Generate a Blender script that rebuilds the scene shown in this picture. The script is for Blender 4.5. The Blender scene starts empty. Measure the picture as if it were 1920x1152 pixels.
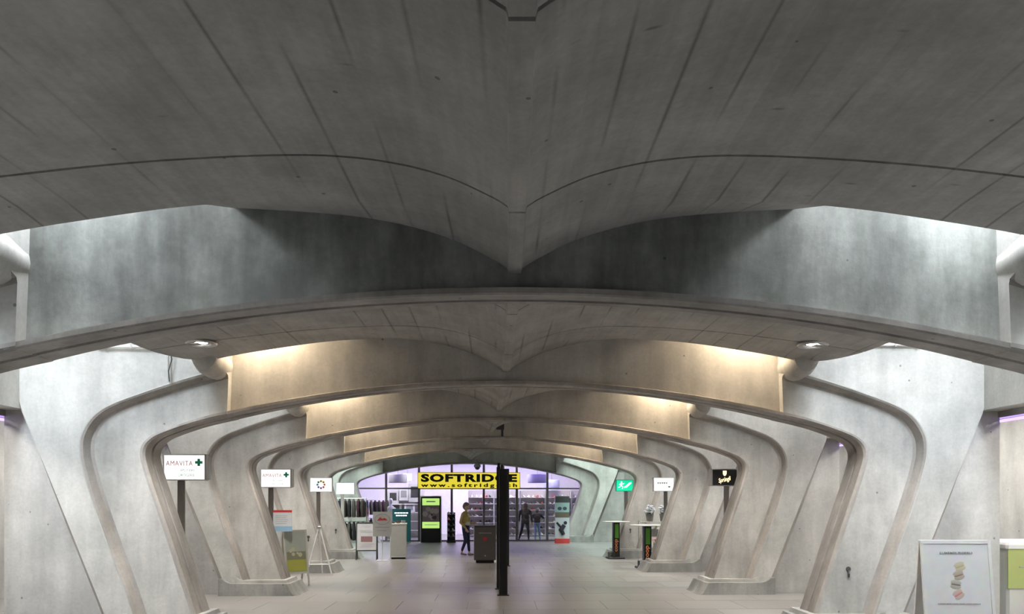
import bpy, bmesh, math, random
from mathutils import Vector, Matrix, noise as mnoise

random.seed(7)
PI = math.pi
scene = bpy.context.scene
C = scene.collection

# ------------------------------------------------------------------ camera
F_PX, EYE = 1450.0, 1.70          # focal length in pixels of a 1920 wide frame, eye height
cam_d = bpy.data.cameras.new('camera')
cam_d.sensor_width = 36.0
cam_d.lens = 36.0 * F_PX / 1920.0
cam_d.shift_y = (938 - 576) / 1920.0
cam_d.clip_end = 200
cam = bpy.data.objects.new('camera', cam_d)
C.objects.link(cam)
cam.location = (0, 0, EYE)
cam.rotation_euler = (PI / 2, 0, 0)
scene.camera = cam

# ------------------------------------------------------------------ world, exposure
w = bpy.data.worlds.new('overcast_sky')
scene.world = w
w.use_nodes = True
w.node_tree.nodes['Background'].inputs[0].default_value = (0.75, 0.85, 1.0, 1)
w.node_tree.nodes['Background'].inputs[1].default_value = 1.0
vs = scene.view_settings
vs.view_transform = 'Standard'
vs.look = 'None'
vs.gamma = 1.0
vs.use_curve_mapping = False
vs.exposure = 0.55

# light levels (all of them stand in lamps, skylights and signs built below)
L_SKY = 5.6        # side skylights of the bays
L_SKY_FRONT = 34.0  # skylight before the first arch
L_HALL = 14.0        # cross hall before the shop
L_WARM = 76.0       # warm strip lamps over the beams
L_DOWN = 155.0       # downlights, watt
L_SIGN = 0.8        # lightbox faces

# ------------------------------------------------------------------ plan of the passage (it bends gently to the left)
RIB_Y = [5.4, 9.67, 14.0, 18.3, 22.6, 31.0]
Y0 = 5.4
def slope(y): return 0.5 * (-0.011 - (y - Y0) / 231.0)   # the arches turn only half as far as the axis bends
def xc(y): return 0.02 - 0.011 * (y - Y0) - (y - Y0) ** 2 / 462.0
def W(X, y, z=0.0):
    s = slope(y); n = math.sqrt(1 + s * s)
    return Vector((xc(y) + X / n, y - X * s / n, z))
def heading(y): return -math.atan(slope(y))
def U(px, d): return (px - 960.0) * d / F_PX          # metres right of the camera axis
def H(py, d): return EYE - (py - 938.0) * d / F_PX    # metres above the floor

# ------------------------------------------------------------------ materials
MATS = {}
def mat(name, col, rough=0.6, metal=0.0, emit=None, estr=0.0, spec=0.5, alpha=None):
    if name in MATS: return MATS[name]
    m = bpy.data.materials.new(name); m.use_nodes = True
    nt = m.node_tree; b = nt.nodes['Principled BSDF']
    b.inputs['Base Color'].default_value = (*col, 1)
    b.inputs['Roughness'].default_value = rough
    b.inputs['Metallic'].default_value = metal
    b.inputs['Specular IOR Level'].default_value = spec
    if emit:
        b.inputs['Emission Color'].default_value = (*emit, 1)
        b.inputs['Emission Strength'].default_value = estr
    if not emit:   # faint procedural grain so that no surface is dead flat
        tx = nt.nodes.new('ShaderNodeTexNoise'); tx.inputs['Scale'].default_value = 9.0
        tx.inputs['Detail'].default_value = 3
        tc = nt.nodes.new('ShaderNodeTexCoord'); nt.links.new(tc.outputs['Object'], tx.inputs['Vector'])
        mx = nt.nodes.new('ShaderNodeMix'); mx.data_type = 'RGBA'; mx.blend_type = 'MULTIPLY'
        mx.inputs[0].default_value = 0.22
        mx.inputs[6].default_value = (*col, 1)
        nt.links.new(tx.outputs['Color'], mx.inputs[7])
        hs = nt.nodes.new('ShaderNodeMix'); hs.data_type = 'RGBA'; hs.blend_type = 'ADD'
        hs.inputs[0].default_value = 0.12
        nt.links.new(mx.outputs[2], hs.inputs[6]); hs.inputs[7].default_value = (*col, 1)
        nt.links.new(hs.outputs[2], b.inputs['Base Color'])
    MATS[name] = m
    return m

def node(nt, kind, **kw):
    n = nt.nodes.new(kind)
    for k, v in kw.items():
        if k.startswith('i_'): n.inputs[k[2:].replace('_', ' ')].default_value = v
        else: setattr(n, k, v)
    return n
def mathn(nt, op, a, b=None, c=None, clamp=False):
    n = nt.nodes.new('ShaderNodeMath'); n.operation = op; n.use_clamp = clamp
    for i, v in enumerate((a, b, c)):
        if v is None: continue
        if isinstance(v, (int, float)): n.inputs[i].default_value = v
        else: nt.links.new(v, n.inputs[i])
    return n.outputs[0]
def maprange(nt, v, a, b, c, d):
    n = nt.nodes.new('ShaderNodeMapRange'); n.inputs[1].default_value = a; n.inputs[2].default_value = b
    n.inputs[3].default_value = c; n.inputs[4].default_value = d
    nt.links.new(v, n.inputs[0]); return n.outputs[0]

def concrete(name, col, col2, boards=False, streak=0.25, blotch=0.3, rough=0.75, pits=0.5, seed=0.0):
    m = bpy.data.materials.new(name); m.use_nodes = True
    nt = m.node_tree; b = nt.nodes['Principled BSDF']
    geo = node(nt, 'ShaderNodeNewGeometry')
    def mapped(sc):
        mp = node(nt, 'ShaderNodeMapping'); mp.inputs['Scale'].default_value = sc
        mp.inputs['Location'].default_value = (seed, seed * 1.7, seed * .6)
        nt.links.new(geo.outputs['Position'], mp.inputs['Vector']); return mp.outputs[0]
    def noi(sc, scale, detail=5, rough_=0.6):
        n = node(nt, 'ShaderNodeTexNoise'); n.inputs['Scale'].default_value = scale
        n.inputs['Detail'].default_value = detail; n.inputs['Roughness'].default_value = rough_
        nt.links.new(mapped(sc), n.inputs['Vector']); return n.outputs[0]
    n1 = maprange(nt, noi((1, 1, 1), 0.9, 7, 0.65), 0.32, 0.68, 0, 1)
    n2 = noi((1, 1, 0.16), 3.2, 5, 0.6)                      # runs down the face
    n3 = noi((1, 1, 1), 26, 3, 0.7)
    ramp = node(nt, 'ShaderNodeMix', data_type='RGBA')
    nt.links.new(n1, ramp.inputs[0]); ramp.inputs[6].default_value = (*col2, 1); ramp.inputs[7].default_value = (*col, 1)
    v = maprange(nt, n2, 0.3, 0.7, 1 - streak, 1 + streak * 0.45)
    v = mathn(nt, 'MULTIPLY', v, maprange(nt, n1, 0, 1, 1 - blotch * .5, 1 + blotch * .35))
    v = mathn(nt, 'MULTIPLY', v, maprange(nt, n3, 0.3, 0.7, 0.93, 1.06))
    # blow holes
    vo = node(nt, 'ShaderNodeTexVoronoi'); vo.inputs['Scale'].default_value = 3.4
    nt.links.new(mapped((1, 1, 1)), vo.inputs['Vector'])
    pit = mathn(nt, 'LESS_THAN', vo.outputs['Distance'], 0.045)
    v = mathn(nt, 'MULTIPLY', v, mathn(nt, 'SUBTRACT', 1.0, mathn(nt, 'MULTIPLY', pit, pits)))
    bumpsrc = n3
    if boards:                                              # joints of the formwork boards
        at = node(nt, 'ShaderNodeAttribute', attribute_name='across')
        al = node(nt, 'ShaderNodeAttribute', attribute_name='along')
        t = mathn(nt, 'DIVIDE', at.outputs['Fac'], 0.29)
        fl = mathn(nt, 'FLOOR', t); fr = mathn(nt, 'FRACT', t)
        ln = maprange(nt, mathn(nt, 'ABSOLUTE', mathn(nt, 'SUBTRACT', fr, 0.5)), 0.0, 0.05, 1, 0)
        cx = node(nt, 'ShaderNodeCombineXYZ')
        nt.links.new(mathn(nt, 'MULTIPLY', fl, 7.31), cx.inputs[0])
        nt.links.new(mathn(nt, 'MULTIPLY', al.outputs['Fac'], 0.75), cx.inputs[1])
        nn = node(nt, 'ShaderNodeTexNoise'); nn.inputs['Scale'].default_value = 1.0; nn.inputs['Detail'].default_value = 2
        nt.links.new(cx.outputs[0], nn.inputs['Vector'])
        ls = mathn(nt, 'MULTIPLY', ln, maprange(nt, nn.outputs[0], 0.45, 0.60, 0.0, 0.50))
        v = mathn(nt, 'MULTIPLY', v, mathn(nt, 'SUBTRACT', 1.0, ls))
        wn = node(nt, 'ShaderNodeTexWhiteNoise', noise_dimensions='1D'); nt.links.new(fl, wn.inputs['W'])
        v = mathn(nt, 'MULTIPLY', v, maprange(nt, wn.outputs[0], 0, 1, 0.94, 1.05))
        # short dark knots and chips
        kx = node(nt, 'ShaderNodeCombineXYZ')
        nt.links.new(mathn(nt, 'MULTIPLY', at.outputs['Fac'], 1.1), kx.inputs[0]); nt.links.new(mathn(nt, 'MULTIPLY', al.outputs['Fac'], 3.4), kx.inputs[1])
        kv = node(nt, 'ShaderNodeTexVoronoi'); kv.inputs['Scale'].default_value = 1.5; nt.links.new(kx.outputs[0], kv.inputs['Vector'])
        kk = maprange(nt, kv.outputs['Distance'], 0.03, 0.075, 0.42, 0.0)
        v = mathn(nt, 'MULTIPLY', v, mathn(nt, 'SUBTRACT', 1.0, kk))
        # streaky grain along the boards
        c2 = node(nt, 'ShaderNodeCombineXYZ')
        nt.links.new(mathn(nt, 'MULTIPLY', at.outputs['Fac'], 16.0), c2.inputs[0])
        nt.links.new(mathn(nt, 'MULTIPLY', al.outputs['Fac'], 1.3), c2.inputs[1])
        n5 = node(nt, 'ShaderNodeTexNoise'); n5.inputs['Scale'].default_value = 1.0; n5.inputs['Detail'].default_value = 4
        nt.links.new(c2.outputs[0], n5.inputs['Vector'])
        v = mathn(nt, 'MULTIPLY', v, maprange(nt, n5.outputs[0], 0.3, 0.72, 1.07, 0.9))
    mul = node(nt, 'ShaderNodeMix', data_type='RGBA', blend_type='MULTIPLY'); mul.inputs[0].default_value = 1
    nt.links.new(ramp.outputs[2], mul.inputs[6])
    cc = node(nt, 'ShaderNodeCombineColor')
    for i in range(3): nt.links.new(v, cc.inputs[i])
    nt.links.new(cc.outputs[0], mul.inputs[7])
    nt.links.new(mul.outputs[2], b.inputs['Base Color'])
    b.inputs['Roughness'].default_value = rough
    b.inputs['Specular IOR Level'].default_value = 0.35
    bp = node(nt, 'ShaderNodeBump'); bp.inputs['Strength'].default_value = 0.12; bp.inputs['Distance'].default_value = 0.01
    nt.links.new(bumpsrc, bp.inputs['Height']); nt.links.new(bp.outputs[0], b.inputs['Normal'])
    MATS[name] = m
    return m

M_RIB = concrete('fair_faced_concrete', (0.50, 0.485, 0.455), (0.39, 0.38, 0.355))
M_WEB = concrete('pale_fair_faced_concrete', (0.56, 0.55, 0.52), (0.44, 0.435, 0.41), streak=0.2, seed=3.1)
M_BEAM = concrete('beam_concrete', (0.52, 0.495, 0.46), (0.43, 0.41, 0.38), streak=0.22, seed=9.0)
M_BEAM0 = concrete('weathered_dimmed_green_concrete', (0.37, 0.38, 0.36), (0.20, 0.21, 0.195), streak=0.5, blotch=0.6, seed=5.0)  # blotchy weathering, plus the low light on this beam put into the tone
M_SHELL = concrete('board_marked_concrete', (0.40, 0.382, 0.355), (0.32, 0.307, 0.288), boards=True, streak=0.1, blotch=0.25, seed=1.0)
M_EDGE = concrete('darker_edge_concrete', (0.41, 0.38, 0.35), (0.32, 0.295, 0.272), streak=0.3, seed=4.0)  # darker, browner tone for edge bands, soffit lips and web chamfers
M_PLINTH = concrete('plinth_concrete', (0.36, 0.36, 0.34), (0.28, 0.28, 0.265), streak=0.35, seed=2.0)
M_SIDE = concrete('plain_concrete', (0.47, 0.46, 0.44), (0.40, 0.39, 0.37), streak=0.2, seed=7.0)
M_JOINT = mat('joint_grey', (0.2, 0.19, 0.18), 0.9)
M_BLACK = mat('black_steel', (0.012, 0.012, 0.012), 0.35)
M_DARK = mat('dark_grey', (0.05, 0.05, 0.05), 0.5)
M_STEEL = mat('brushed_steel', (0.55, 0.54, 0.52), 0.32, 1.0)
M_POST = mat('bronze_grey_steel', (0.17, 0.155, 0.14), 0.45, 0.4)
M_WHITE = mat('white_lacquer', (0.80, 0.80, 0.79), 0.4)
M_BOX = mat('off_white_board', (0.62, 0.62, 0.60), 0.5)
M_BIN = mat('brown_grey_metal', (0.13, 0.115, 0.105), 0.5)
M_SIGNLIT = mat('lit_white_acrylic', (0.9, 0.9, 0.9), 0.4, emit=(1, 0.99, 0.98), estr=L_SIGN)
M_SIGNBLUE = mat('lit_bluish_acrylic', (0.8, 0.85, 0.9), 0.4, emit=(0.72, 0.80, 1.0), estr=.75)
M_RED = mat('print_red', (0.62, 0.06, 0.06), 0.5)
M_GREEN = mat('print_green', (0.0, 0.42, 0.22), 0.5)
M_GREY = mat('print_grey', (0.35, 0.36, 0.36), 0.5)
M_YELLOW = mat('sign_yellow', (0.80, 0.72, 0.08), 0.5)
M_INK = mat('ink_black', (0.01, 0.01, 0.01), 0.6)
M_TEAL = mat('teal_print', (0.03, 0.22, 0.26), 0.5)
M_LIME = mat('lime_print', (0.42, 0.68, 0.20), 0.5)
M_GOLD = mat('lit_gold_lettering', (0.9, 0.75, 0.45), 0.4, emit=(1.0, 0.80, 0.48), estr=1.1)

def glass_mat():
    m = bpy.data.materials.new('clear_glass'); m.use_nodes = True
    nt = m.node_tree; nt.nodes.clear()
    out = node(nt, 'ShaderNodeOutputMaterial')
    tr = node(nt, 'ShaderNodeBsdfTransparent'); tr.inputs[0].default_value = (0.95, 0.97, 0.96, 1)
    gl = node(nt, 'ShaderNodeBsdfGlossy'); gl.inputs['Roughness'].default_value = 0.03
    fr = node(nt, 'ShaderNodeFresnel'); fr.inputs[0].default_value = 1.45
    mx = node(nt, 'ShaderNodeMixShader')
    gb = node(nt, 'ShaderNodeNewGeometry')
    nt.links.new(mathn(nt, 'MULTIPLY', fr.outputs[0], mathn(nt, 'SUBTRACT', 1.0, gb.outputs['Backfacing'])), mx.inputs[0]); nt.links.new(tr.outputs[0], mx.inputs[1]); nt.links.new(gl.outputs[0], mx.inputs[2])
    nt.links.new(mx.outputs[0], out.inputs[0])
    return m
M_GLASS = glass_mat()

def floor_mat():
    m = bpy.data.materials.new('stone_floor'); m.use_nodes = True
    nt = m.node_tree; b = nt.nodes['Principled BSDF']
    oi = node(nt, 'ShaderNodeObjectInfo'); geo = node(nt, 'ShaderNodeNewGeometry')
    n1 = node(nt, 'ShaderNodeTexNoise'); n1.inputs['Scale'].default_value = 0.8; n1.inputs['Detail'].default_value = 6
    n2 = node(nt, 'ShaderNodeTexNoise'); n2.inputs['Scale'].default_value = 60; n2.inputs['Detail'].default_value = 2
    for n in (n1, n2): nt.links.new(geo.outputs['Position'], n.inputs['Vector'])
    v = maprange(nt, n1.outputs[0], 0.3, 0.7, 0.86, 1.1)
    v = mathn(nt, 'MULTIPLY', v, maprange(nt, n2.outputs[0], 0.3, 0.7, 0.9, 1.1))
    v = mathn(nt, 'MULTIPLY', v, maprange(nt, oi.outputs['Random'], 0, 1, 0.90, 1.08))
    cc = node(nt, 'ShaderNodeCombineColor')
    for i, k in enumerate((0.27, 0.258, 0.248)): nt.links.new(mathn(nt, 'MULTIPLY', v, k), cc.inputs[i])
    nt.links.new(cc.outputs[0], b.inputs['Base Color'])
    nt.links.new(maprange(nt, n1.outputs[0], 0.3, 0.7, 0.31, 0.36), b.inputs['Roughness'])
    b.inputs['Specular IOR Level'].default_value = 0.5
    return m
M_FLOOR = floor_mat()

def emis(name, col, s):
    m = bpy.data.materials.new(name); m.use_nodes = True
    nt = m.node_tree; nt.nodes.clear()
    o = node(nt, 'ShaderNodeOutputMaterial'); e = node(nt, 'ShaderNodeEmission')
    e.inputs[0].default_value = (*col, 1); e.inputs[1].default_value = s
    nt.links.new(e.outputs[0], o.inputs[0]); return m

# ------------------------------------------------------------------ mesh helpers
class MB:
    def __init__(self): self.v = []; self.f = []; self.mi = []; self.cur = 0
    def add(self, vs, fs):
        o = len(self.v); self.v += [tuple(p) for p in vs]
        for f in fs: self.f.append([o + i for i in f]); self.mi.append(self.cur)
        return self
    def box(self, x0, x1, y0, y1, z0, z1, M=None):
        vs = [Vector((x, y, z)) for x in (x0, x1) for y in (y0, y1) for z in (z0, z1)]
        if M: vs = [M @ p for p in vs]
        return self.add(vs, [(0, 1, 3, 2), (4, 6, 7, 5), (0, 4, 5, 1), (2, 3, 7, 6), (0, 2, 6, 4), (1, 5, 7, 3)])
    def rbox(self, x0, x1, y0, y1, z0, z1, r=0.01, M=None):   # box with chamfered vertical and top edges
        def ring(z, i): return [(x0 + r + i, y0 + i, z), (x1 - r - i, y0 + i, z), (x1 - i, y0 + r + i, z), (x1 - i, y1 - r - i, z),
                                (x1 - r - i, y1 - i, z), (x0 + r + i, y1 - i, z), (x0 + i, y1 - r - i, z), (x0 + i, y0 + r + i, z)]
        rings = [ring(z0, 0), ring(z1 - r, 0), ring(z1, r * .8)]
        return self.loft([[Vector(p) for p in q] for q in rings], M=M)
    def loft(self, rings, cap=True, closed=True, M=None):
        n = len(rings[0]); vs = [Vector(p) for r in rings for p in r]
        if M: vs = [M @ p for p in vs]
        fs = []
        for i in range(len(rings) - 1):
            for j in range(n if closed else n - 1):
                k = (j + 1) % n
                fs.append((i * n + j, i * n + k, (i + 1) * n + k, (i + 1) * n + j))
        if cap:
            fs.append(tuple(range(n - 1, -1, -1))); fs.append(tuple(range((len(rings) - 1) * n, len(rings) * n)))
        return self.add(vs, fs)
    def prism(self, poly, y0, y1, M=None):      # outline in x-z, thick in y
        return self.loft([[Vector((x, y0, z)) for x, z in poly], [Vector((x, y1, z)) for x, z in poly]], M=M)
    def tube(self, path, r, n=8, cap=True):
        path = [Vector(p) for p in path]; rings = []
        rr = r if isinstance(r, (list, tuple)) else [r] * len(path)
        up = None
        for i, p in enumerate(path):
            t = (path[min(i + 1, len(path) - 1)] - path[max(i - 1, 0)]).normalized()
            if up is None:
                up = Vector((0, 0, 1)) if abs(t.z) < .9 else Vector((1, 0, 0))
            s = t.cross(up).normalized(); up = s.cross(t).normalized()
            rings.append([p + (s * math.cos(2 * PI * k / n) + up * math.sin(2 * PI * k / n)) * rr[i] for k in range(n)])
        return self.loft(rings, cap)
    def lathe(self, prof, n=20, M=None, axis='z'):
        rings = []
        for r, h in prof:
            r = max(r, 1e-4)
            rings.append([Vector((r * math.cos(2 * PI * k / n), r * math.sin(2 * PI * k / n), h)) if axis == 'z'
                          else Vector((r * math.cos(2 * PI * k / n), h, r * math.sin(2 * PI * k / n))) for k in range(n)])
        return self.loft(rings, True, M=M)
    def ball(self, c, r, n=12, m=8, M=None):
        rx, ry, rz = r if isinstance(r, (tuple, list)) else (r, r, r); c = Vector(c)
        rings = []
        for i in range(m + 1):
            a = -PI / 2 + PI * i / m; q = max(math.cos(a), 1e-3)
            rings.append([c + Vector((rx * q * math.cos(2 * PI * k / n), ry * q * math.sin(2 * PI * k / n), rz * math.sin(a))) for k in range(n)])
        return self.loft(rings, True, M=M)
    def mesh(self, name, mats=(), smooth=None):
        me = bpy.data.meshes.new(name)
        me.from_pydata(self.v, [], self.f)
        bm = bmesh.new(); bm.from_mesh(me)
        for i, f in enumerate(bm.faces): f.material_index = self.mi[i] if i < len(self.mi) else 0
        bmesh.ops.recalc_face_normals(bm, faces=bm.faces)
        bm.to_mesh(me); bm.free()
        for m in mats: me.materials.append(m)
        if smooth is not None:
            me.polygons.foreach_set('use_smooth', [True] * len(me.polygons))
            me.set_sharp_from_angle(angle=math.radians(smooth))
        return me

def obj(name, me, parent=None, loc=None, rz=0.0):
    o = bpy.data.objects.new(name, me); C.objects.link(o)
    if parent: o.parent = parent
    if loc is not None: o.location = loc
    o.rotation_euler = (0, 0, rz)
    return o
def part(name, mb, m, parent=None, smooth=None, loc=None, rz=0.0):
    ms = m if isinstance(m, (list, tuple)) else [m]
    return obj(name, mb.mesh(name, ms, smooth), parent, loc, rz)
def tag(o, label, cat, group=None):
    o['label'] = label; o['category'] = cat
    if group: o['group'] = group
    return o
def thing(name, label, cat, loc=(0, 0, 0), rz=0.0, group=None):
    o = bpy.data.objects.new(name, None); C.objects.link(o)
    o.location = loc; o.rotation_euler = (0, 0, rz); o.empty_display_size = 0.2
    return tag(o, label, cat, group)
def struct(o, label=None):
    o['kind'] = 'structure'
    if label: o['label'] = label
    return o
def copy_tree(o, parent=None):
    c = o.copy(); C.objects.link(c); c.parent = parent
    for ch in [x for x in bpy.data.objects if x.parent == o]: copy_tree(ch, c)
    return c

def text(body, w, h, m, parent, loc, bold=0.0, shear=0.0, depth=0.004, roll=0.0, name='lettering', spacing=1.0):
    """flat lettering in the x-z plane facing -y, fitted to w x h, centred on loc"""
    cu = bpy.data.curves.new(name, 'FONT'); cu.body = body; cu.size = 1; cu.shear = shear
    cu.offset = bold; cu.extrude = 0.0; cu.resolution_u = 3; cu.space_character = spacing
    t = bpy.data.objects.new(name + '_tmp', cu); C.objects.link(t)
    me = bpy.data.meshes.new_from_object(t.evaluated_get(bpy.context.evaluated_depsgraph_get()))
    bpy.data.objects.remove(t); bpy.data.curves.remove(cu)
    xs = [v.co.x for v in me.vertices]; ys = [v.co.y for v in me.vertices]
    x0, x1, y0, y1 = min(xs), max(xs), min(ys), max(ys)
    for v in me.vertices:
        v.co = Vector(((v.co.x - (x0 + x1) / 2) * w / (x1 - x0), 0.0, (v.co.y - (y0 + y1) / 2) * h / (y1 - y0)))
    bm = bmesh.new(); bm.from_mesh(me)
    r = bmesh.ops.extrude_face_region(bm, geom=list(bm.faces))
    for e in r['geom']:
        if isinstance(e, bmesh.types.BMVert): e.co.y -= depth
    bmesh.ops.recalc_face_normals(bm, faces=bm.faces); bm.to_mesh(me); bm.free()
    me.materials.clear(); me.materials.append(m)
    o = obj(name, me, parent, loc); o.rotation_euler = (0, roll, 0)
    return o

def catmull(pts, n=5):
    out = []; P = [pts[0]] + list(pts) + [pts[-1]]
    for i in range(1, len(P) - 2):
        p0, p1, p2, p3 = (Vector(q) for q in P[i - 1:i + 3])
        for k in range(n):
            t = k / n
            out.append(0.5 * ((2 * p1) + (p2 - p0) * t + (2 * p0 - 5 * p1 + 4 * p2 - p3) * t * t + (3 * p1 - p0 - 3 * p2 + p3) * t ** 3))
    out.append(Vector(pts[-1])); return out

# ================================================================== THE SETTING
# ---------------------------------------------------------------- floor of stone slabs
mb = MB(); mb.box(-9.5, 8.5, -6, 40.5, -0.22, -0.006)
floor = struct(part('floor', mb, M_JOINT))
TW, TD, GAP = 1.10, 1.0, 0.003
mb = MB(); mb.box(-TW / 2 + GAP, TW / 2 - GAP, -TD / 2 + GAP, TD / 2 - GAP, -0.03, 0.0)
tile_me = mb.mesh('floor_tile', [M_FLOOR])
n = 0
for r in range(24):
    y = 8.5 + r * TD
    if y > 31.4: break
    for c in range(-6, 7):
        off = 0.5 * TW * (r % 2)
        X = c * TW + off
        if abs(X) > 6.4: continue
        p = W(X, y, 0)
        o = obj('floor_tile', tile_me, floor, (p.x, p.y, 0.0), heading(y)); n += 1
mb = MB()
for r in range(14):
    y = 7.5 - r * TD
    for c in range(-6, 7):
        X = c * TW + 0.5 * TW * ((r + 1) % 2)
        p = W(X, y); mb.box(p.x - TW / 2 + GAP, p.x + TW / 2 - GAP, p.y - TD / 2 + GAP, p.y + TD / 2 - GAP, -0.03, 0)
for sx in (-1, 1):           # strips of slabs inside the shops at either side
    for r in range(36):
        y = -4.5 + r
        for k in range(2):
            p = W(sx * (7.1 + k * 1.1), y)
            mb.box(p.x - .545, p.x + .545, p.y - .495, p.y + .495, -0.03, -0.004)
for r in range(9):
    for c in range(-7, 8):
        p = W(c * TW, 32.0 + r); mb.box(p.x - TW / 2 + GAP, p.x + TW / 2 - GAP, p.y - .495, p.y + .495, -0.03, -0.004)
rest = part('outer_floor_tile', mb, M_FLOOR, floor); rest['kind'] = 'stuff'

# ---------------------------------------------------------------- slab overhead
def strip(X0, X1, z0, z1, ya, yb, mbb=None, n=6):
    mbb = mbb or MB()
    rings = []
    for i in range(n + 1):
        y = ya + (yb - ya) * i / n
        rings.append([W(X0, y, z0), W(X1, y, z0), W(X1, y, z1), W(X0, y, z1)])
    return mbb.loft(rings)
struct(part('ceiling', strip(-4.1, 4.1, 4.6, 4.8, -6, 40.5, n=12), M_SIDE), 'concrete slab above the vaults')
for sx in (-1, 1):
    struct(part('ceiling', strip(sx * 6.0, sx * 9.5, 4.6, 4.8, -6, 40.5, n=12), M_SIDE), 'concrete slab above the side shops')
    struct(part('wall_shaft', strip(sx * 4.0, sx * 4.1, 4.8, 7.4, -6, 32, n=12), M_WEB), 'inner wall of the skylight shaft')
    struct(part('wall_shaft', strip(sx * 6.0, sx * 6.1, 4.8, 7.4, -6, 32, n=12), M_WEB), 'outer wall of the skylight shaft')
    struct(part('wall_shaft', strip(sx * 4.0, sx * 6.1, 4.6, 7.4, 31.4, 31.6, n=1), M_WEB), 'end wall of the skylight shaft')
    struct(part('ceiling', strip(sx * 4.1, sx * 6.0, 4.6, 4.8, -6, 1.0, n=2), M_SIDE), 'slab closing the shaft behind the viewer')
    struct(part('wall_shaft', strip(sx * 4.0, sx * 6.1, 4.6, 7.4, 0.8, 1.0, n=1), M_WEB), 'front end wall of the skylight shaft')
mb = MB(); mb.box(-10, 9, -6.2, -6, 0, 4.7)
struct(part('wall_back', mb, M_SIDE))

# ---------------------------------------------------------------- vault shells
PROF = [(0.0, 3.318), (0.046, 3.318), (0.054, 3.350), (0.19, 3.428), (0.40, 3.52), (0.64, 3.585), (0.91, 3.625), (1.2, 3.64), (1.69, 3.626),
        (2.29, 3.584), (2.89, 3.518), (3.5, 3.44), (4.0, 3.36)]
def zs(X):
    X = abs(X)
    for i in range(len(PROF) - 1):
        (a, za), (b, zb) = PROF[i], PROF[i + 1]
        if X <= b or i == len(PROF) - 2:
            if i == 0: return za
            # monotone-ish cubic through the neighbours
            p0 = PROF[max(i - 1, 1)]; p3 = PROF[min(i + 2, len(PROF) - 1)]
            t = (X - a) / (b - a)
            m0 = (zb - p0[1]) / (b - p0[0]) * (b - a) if b != p0[0] else 0
            m1 = (p3[1] - za) / (p3[0] - a) * (b - a) if p3[0] != a else 0
            return (2 * t ** 3 - 3 * t * t + 1) * za + (t ** 3 - 2 * t * t + t) * m0 + (-2 * t ** 3 + 3 * t * t) * zb + (t ** 3 - t * t) * m1
ACROSS = sorted(set([0.0, 0.046, 0.054] + [i * 0.05 for i in range(1, 9)] + [0.4 + i * 0.1 for i in range(1, 17)] + [2.0 + i * 0.1 for i in range(1, 21)]))
def make_shell(ya, yb, label):
    """double winged vault from y = ya to the arch standing at y = yb"""
    ye = yb - 0.40                                      # free back edge
    rows = [ya + (ye - ya) * i / 26 for i in range(27)]
    gs = [max(ya + 0.98, 2.6) if ya < 0 else ya + 0.98, yb - 1.05]
    for g in gs: rows += [g - 0.012, g - 0.009, g + 0.009, g + 0.012]
    rows = sorted(rows)
    me = bpy.data.meshes.new('ceiling'); bm = bmesh.new()
    la = bm.verts.layers.float.new('across'); ll = bm.verts.layers.float.new('along')
    def xlim(y):
        d = ye - y
        if d > 0.9: return 4.0
        t = 1 - d / 0.9
        return 4.0 - 0.42 * (1 - math.sqrt(max(0.0, 1 - t * t)))
    def vert(X, y, z):
        v = bm.verts.new(W(X, y, z)); v[la] = X; v[ll] = y; return v
    for sx in (-1, 1):
        low, top = [], []
        for y in rows:
            k = xlim(y) / 4.0
            gr = 0.022 if any(abs(y - g) < 0.0105 for g in gs) else 0.0
            low.append([vert(sx * (a if a < 2 else 2 + (a - 2) * (xlim(y) - 2) / 2), y, zs(a) + gr + (0.0)) for a in ACROSS])
            top.append([vert(sx * (a if a < 2 else 2 + (a - 2) * (xlim(y) - 2) / 2), y, zs(a) + 0.26) for a in ACROSS])
        for i in range(len(rows) - 1):
            for j in range(len(ACROSS) - 1):
                bm.faces.new((low[i][j], low[i][j + 1], low[i + 1][j + 1], low[i + 1][j]))
                bm.faces.new((top[i][j], top[i + 1][j], top[i + 1][j + 1], top[i][j + 1]))
            bm.faces.new((low[i][-1], top[i][-1], top[i + 1][-1], low[i + 1][-1]))
        for j in range(len(ACROSS) - 1):
            bm.faces.new((low[0][j], top[0][j], top[0][j + 1], low[0][j + 1]))
            bm.faces.new((low[-1][j], low[-1][j + 1], top[-1][j + 1], top[-1][j]))
        # foot of the wing: runs on to the beam near the ridge, rising outwards
        A2 = [a for a in ACROSS if a <= 2.001]; yc = yb + 0.20; rr = []
        for q in range(7):
            t = q / 6; y = ye + (yc - ye) * t
            rr.append([vert(sx * a, y, zs(a) + 0.20 * (a / 2.0) ** 1.3 * t) for a in A2])
        for q in range(6):
            for j in range(len(A2) - 1):
                bm.faces.new((rr[q][j], rr[q][j + 1], rr[q + 1][j + 1], rr[q + 1][j]))
        e0 = [vert(sx * 2.0, ye + (yc - ye) * q / 6, zs(2.0) + 0.6) for q in range(7)]
        for q in range(6): bm.faces.new((rr[q][-1], rr[q + 1][-1], e0[q + 1], e0[q]))
    bmesh.ops.remove_doubles(bm, verts=bm.verts, dist=0.0005)
    bmesh.ops.recalc_face_normals(bm, faces=bm.faces)
    bm.to_mesh(me); bm.free(); me.materials.append(M_SHELL)
    me.polygons.foreach_set('use_smooth', [True] * len(me.polygons)); me.set_sharp_from_angle(angle=math.radians(32))
    return struct(obj('ceiling', me), label)
make_shell(-1.6, RIB_Y[0], 'dark board-marked double vault right overhead, meeting in a central ridge')
ORD = ['first', 'second', 'third', 'fourth', 'fifth']
for i in range(1, 6):
    make_shell(RIB_Y[i - 1] + 0.36, RIB_Y[i], 'double-winged concrete vault behind the %s arch' % ORD[i - 1])

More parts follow.
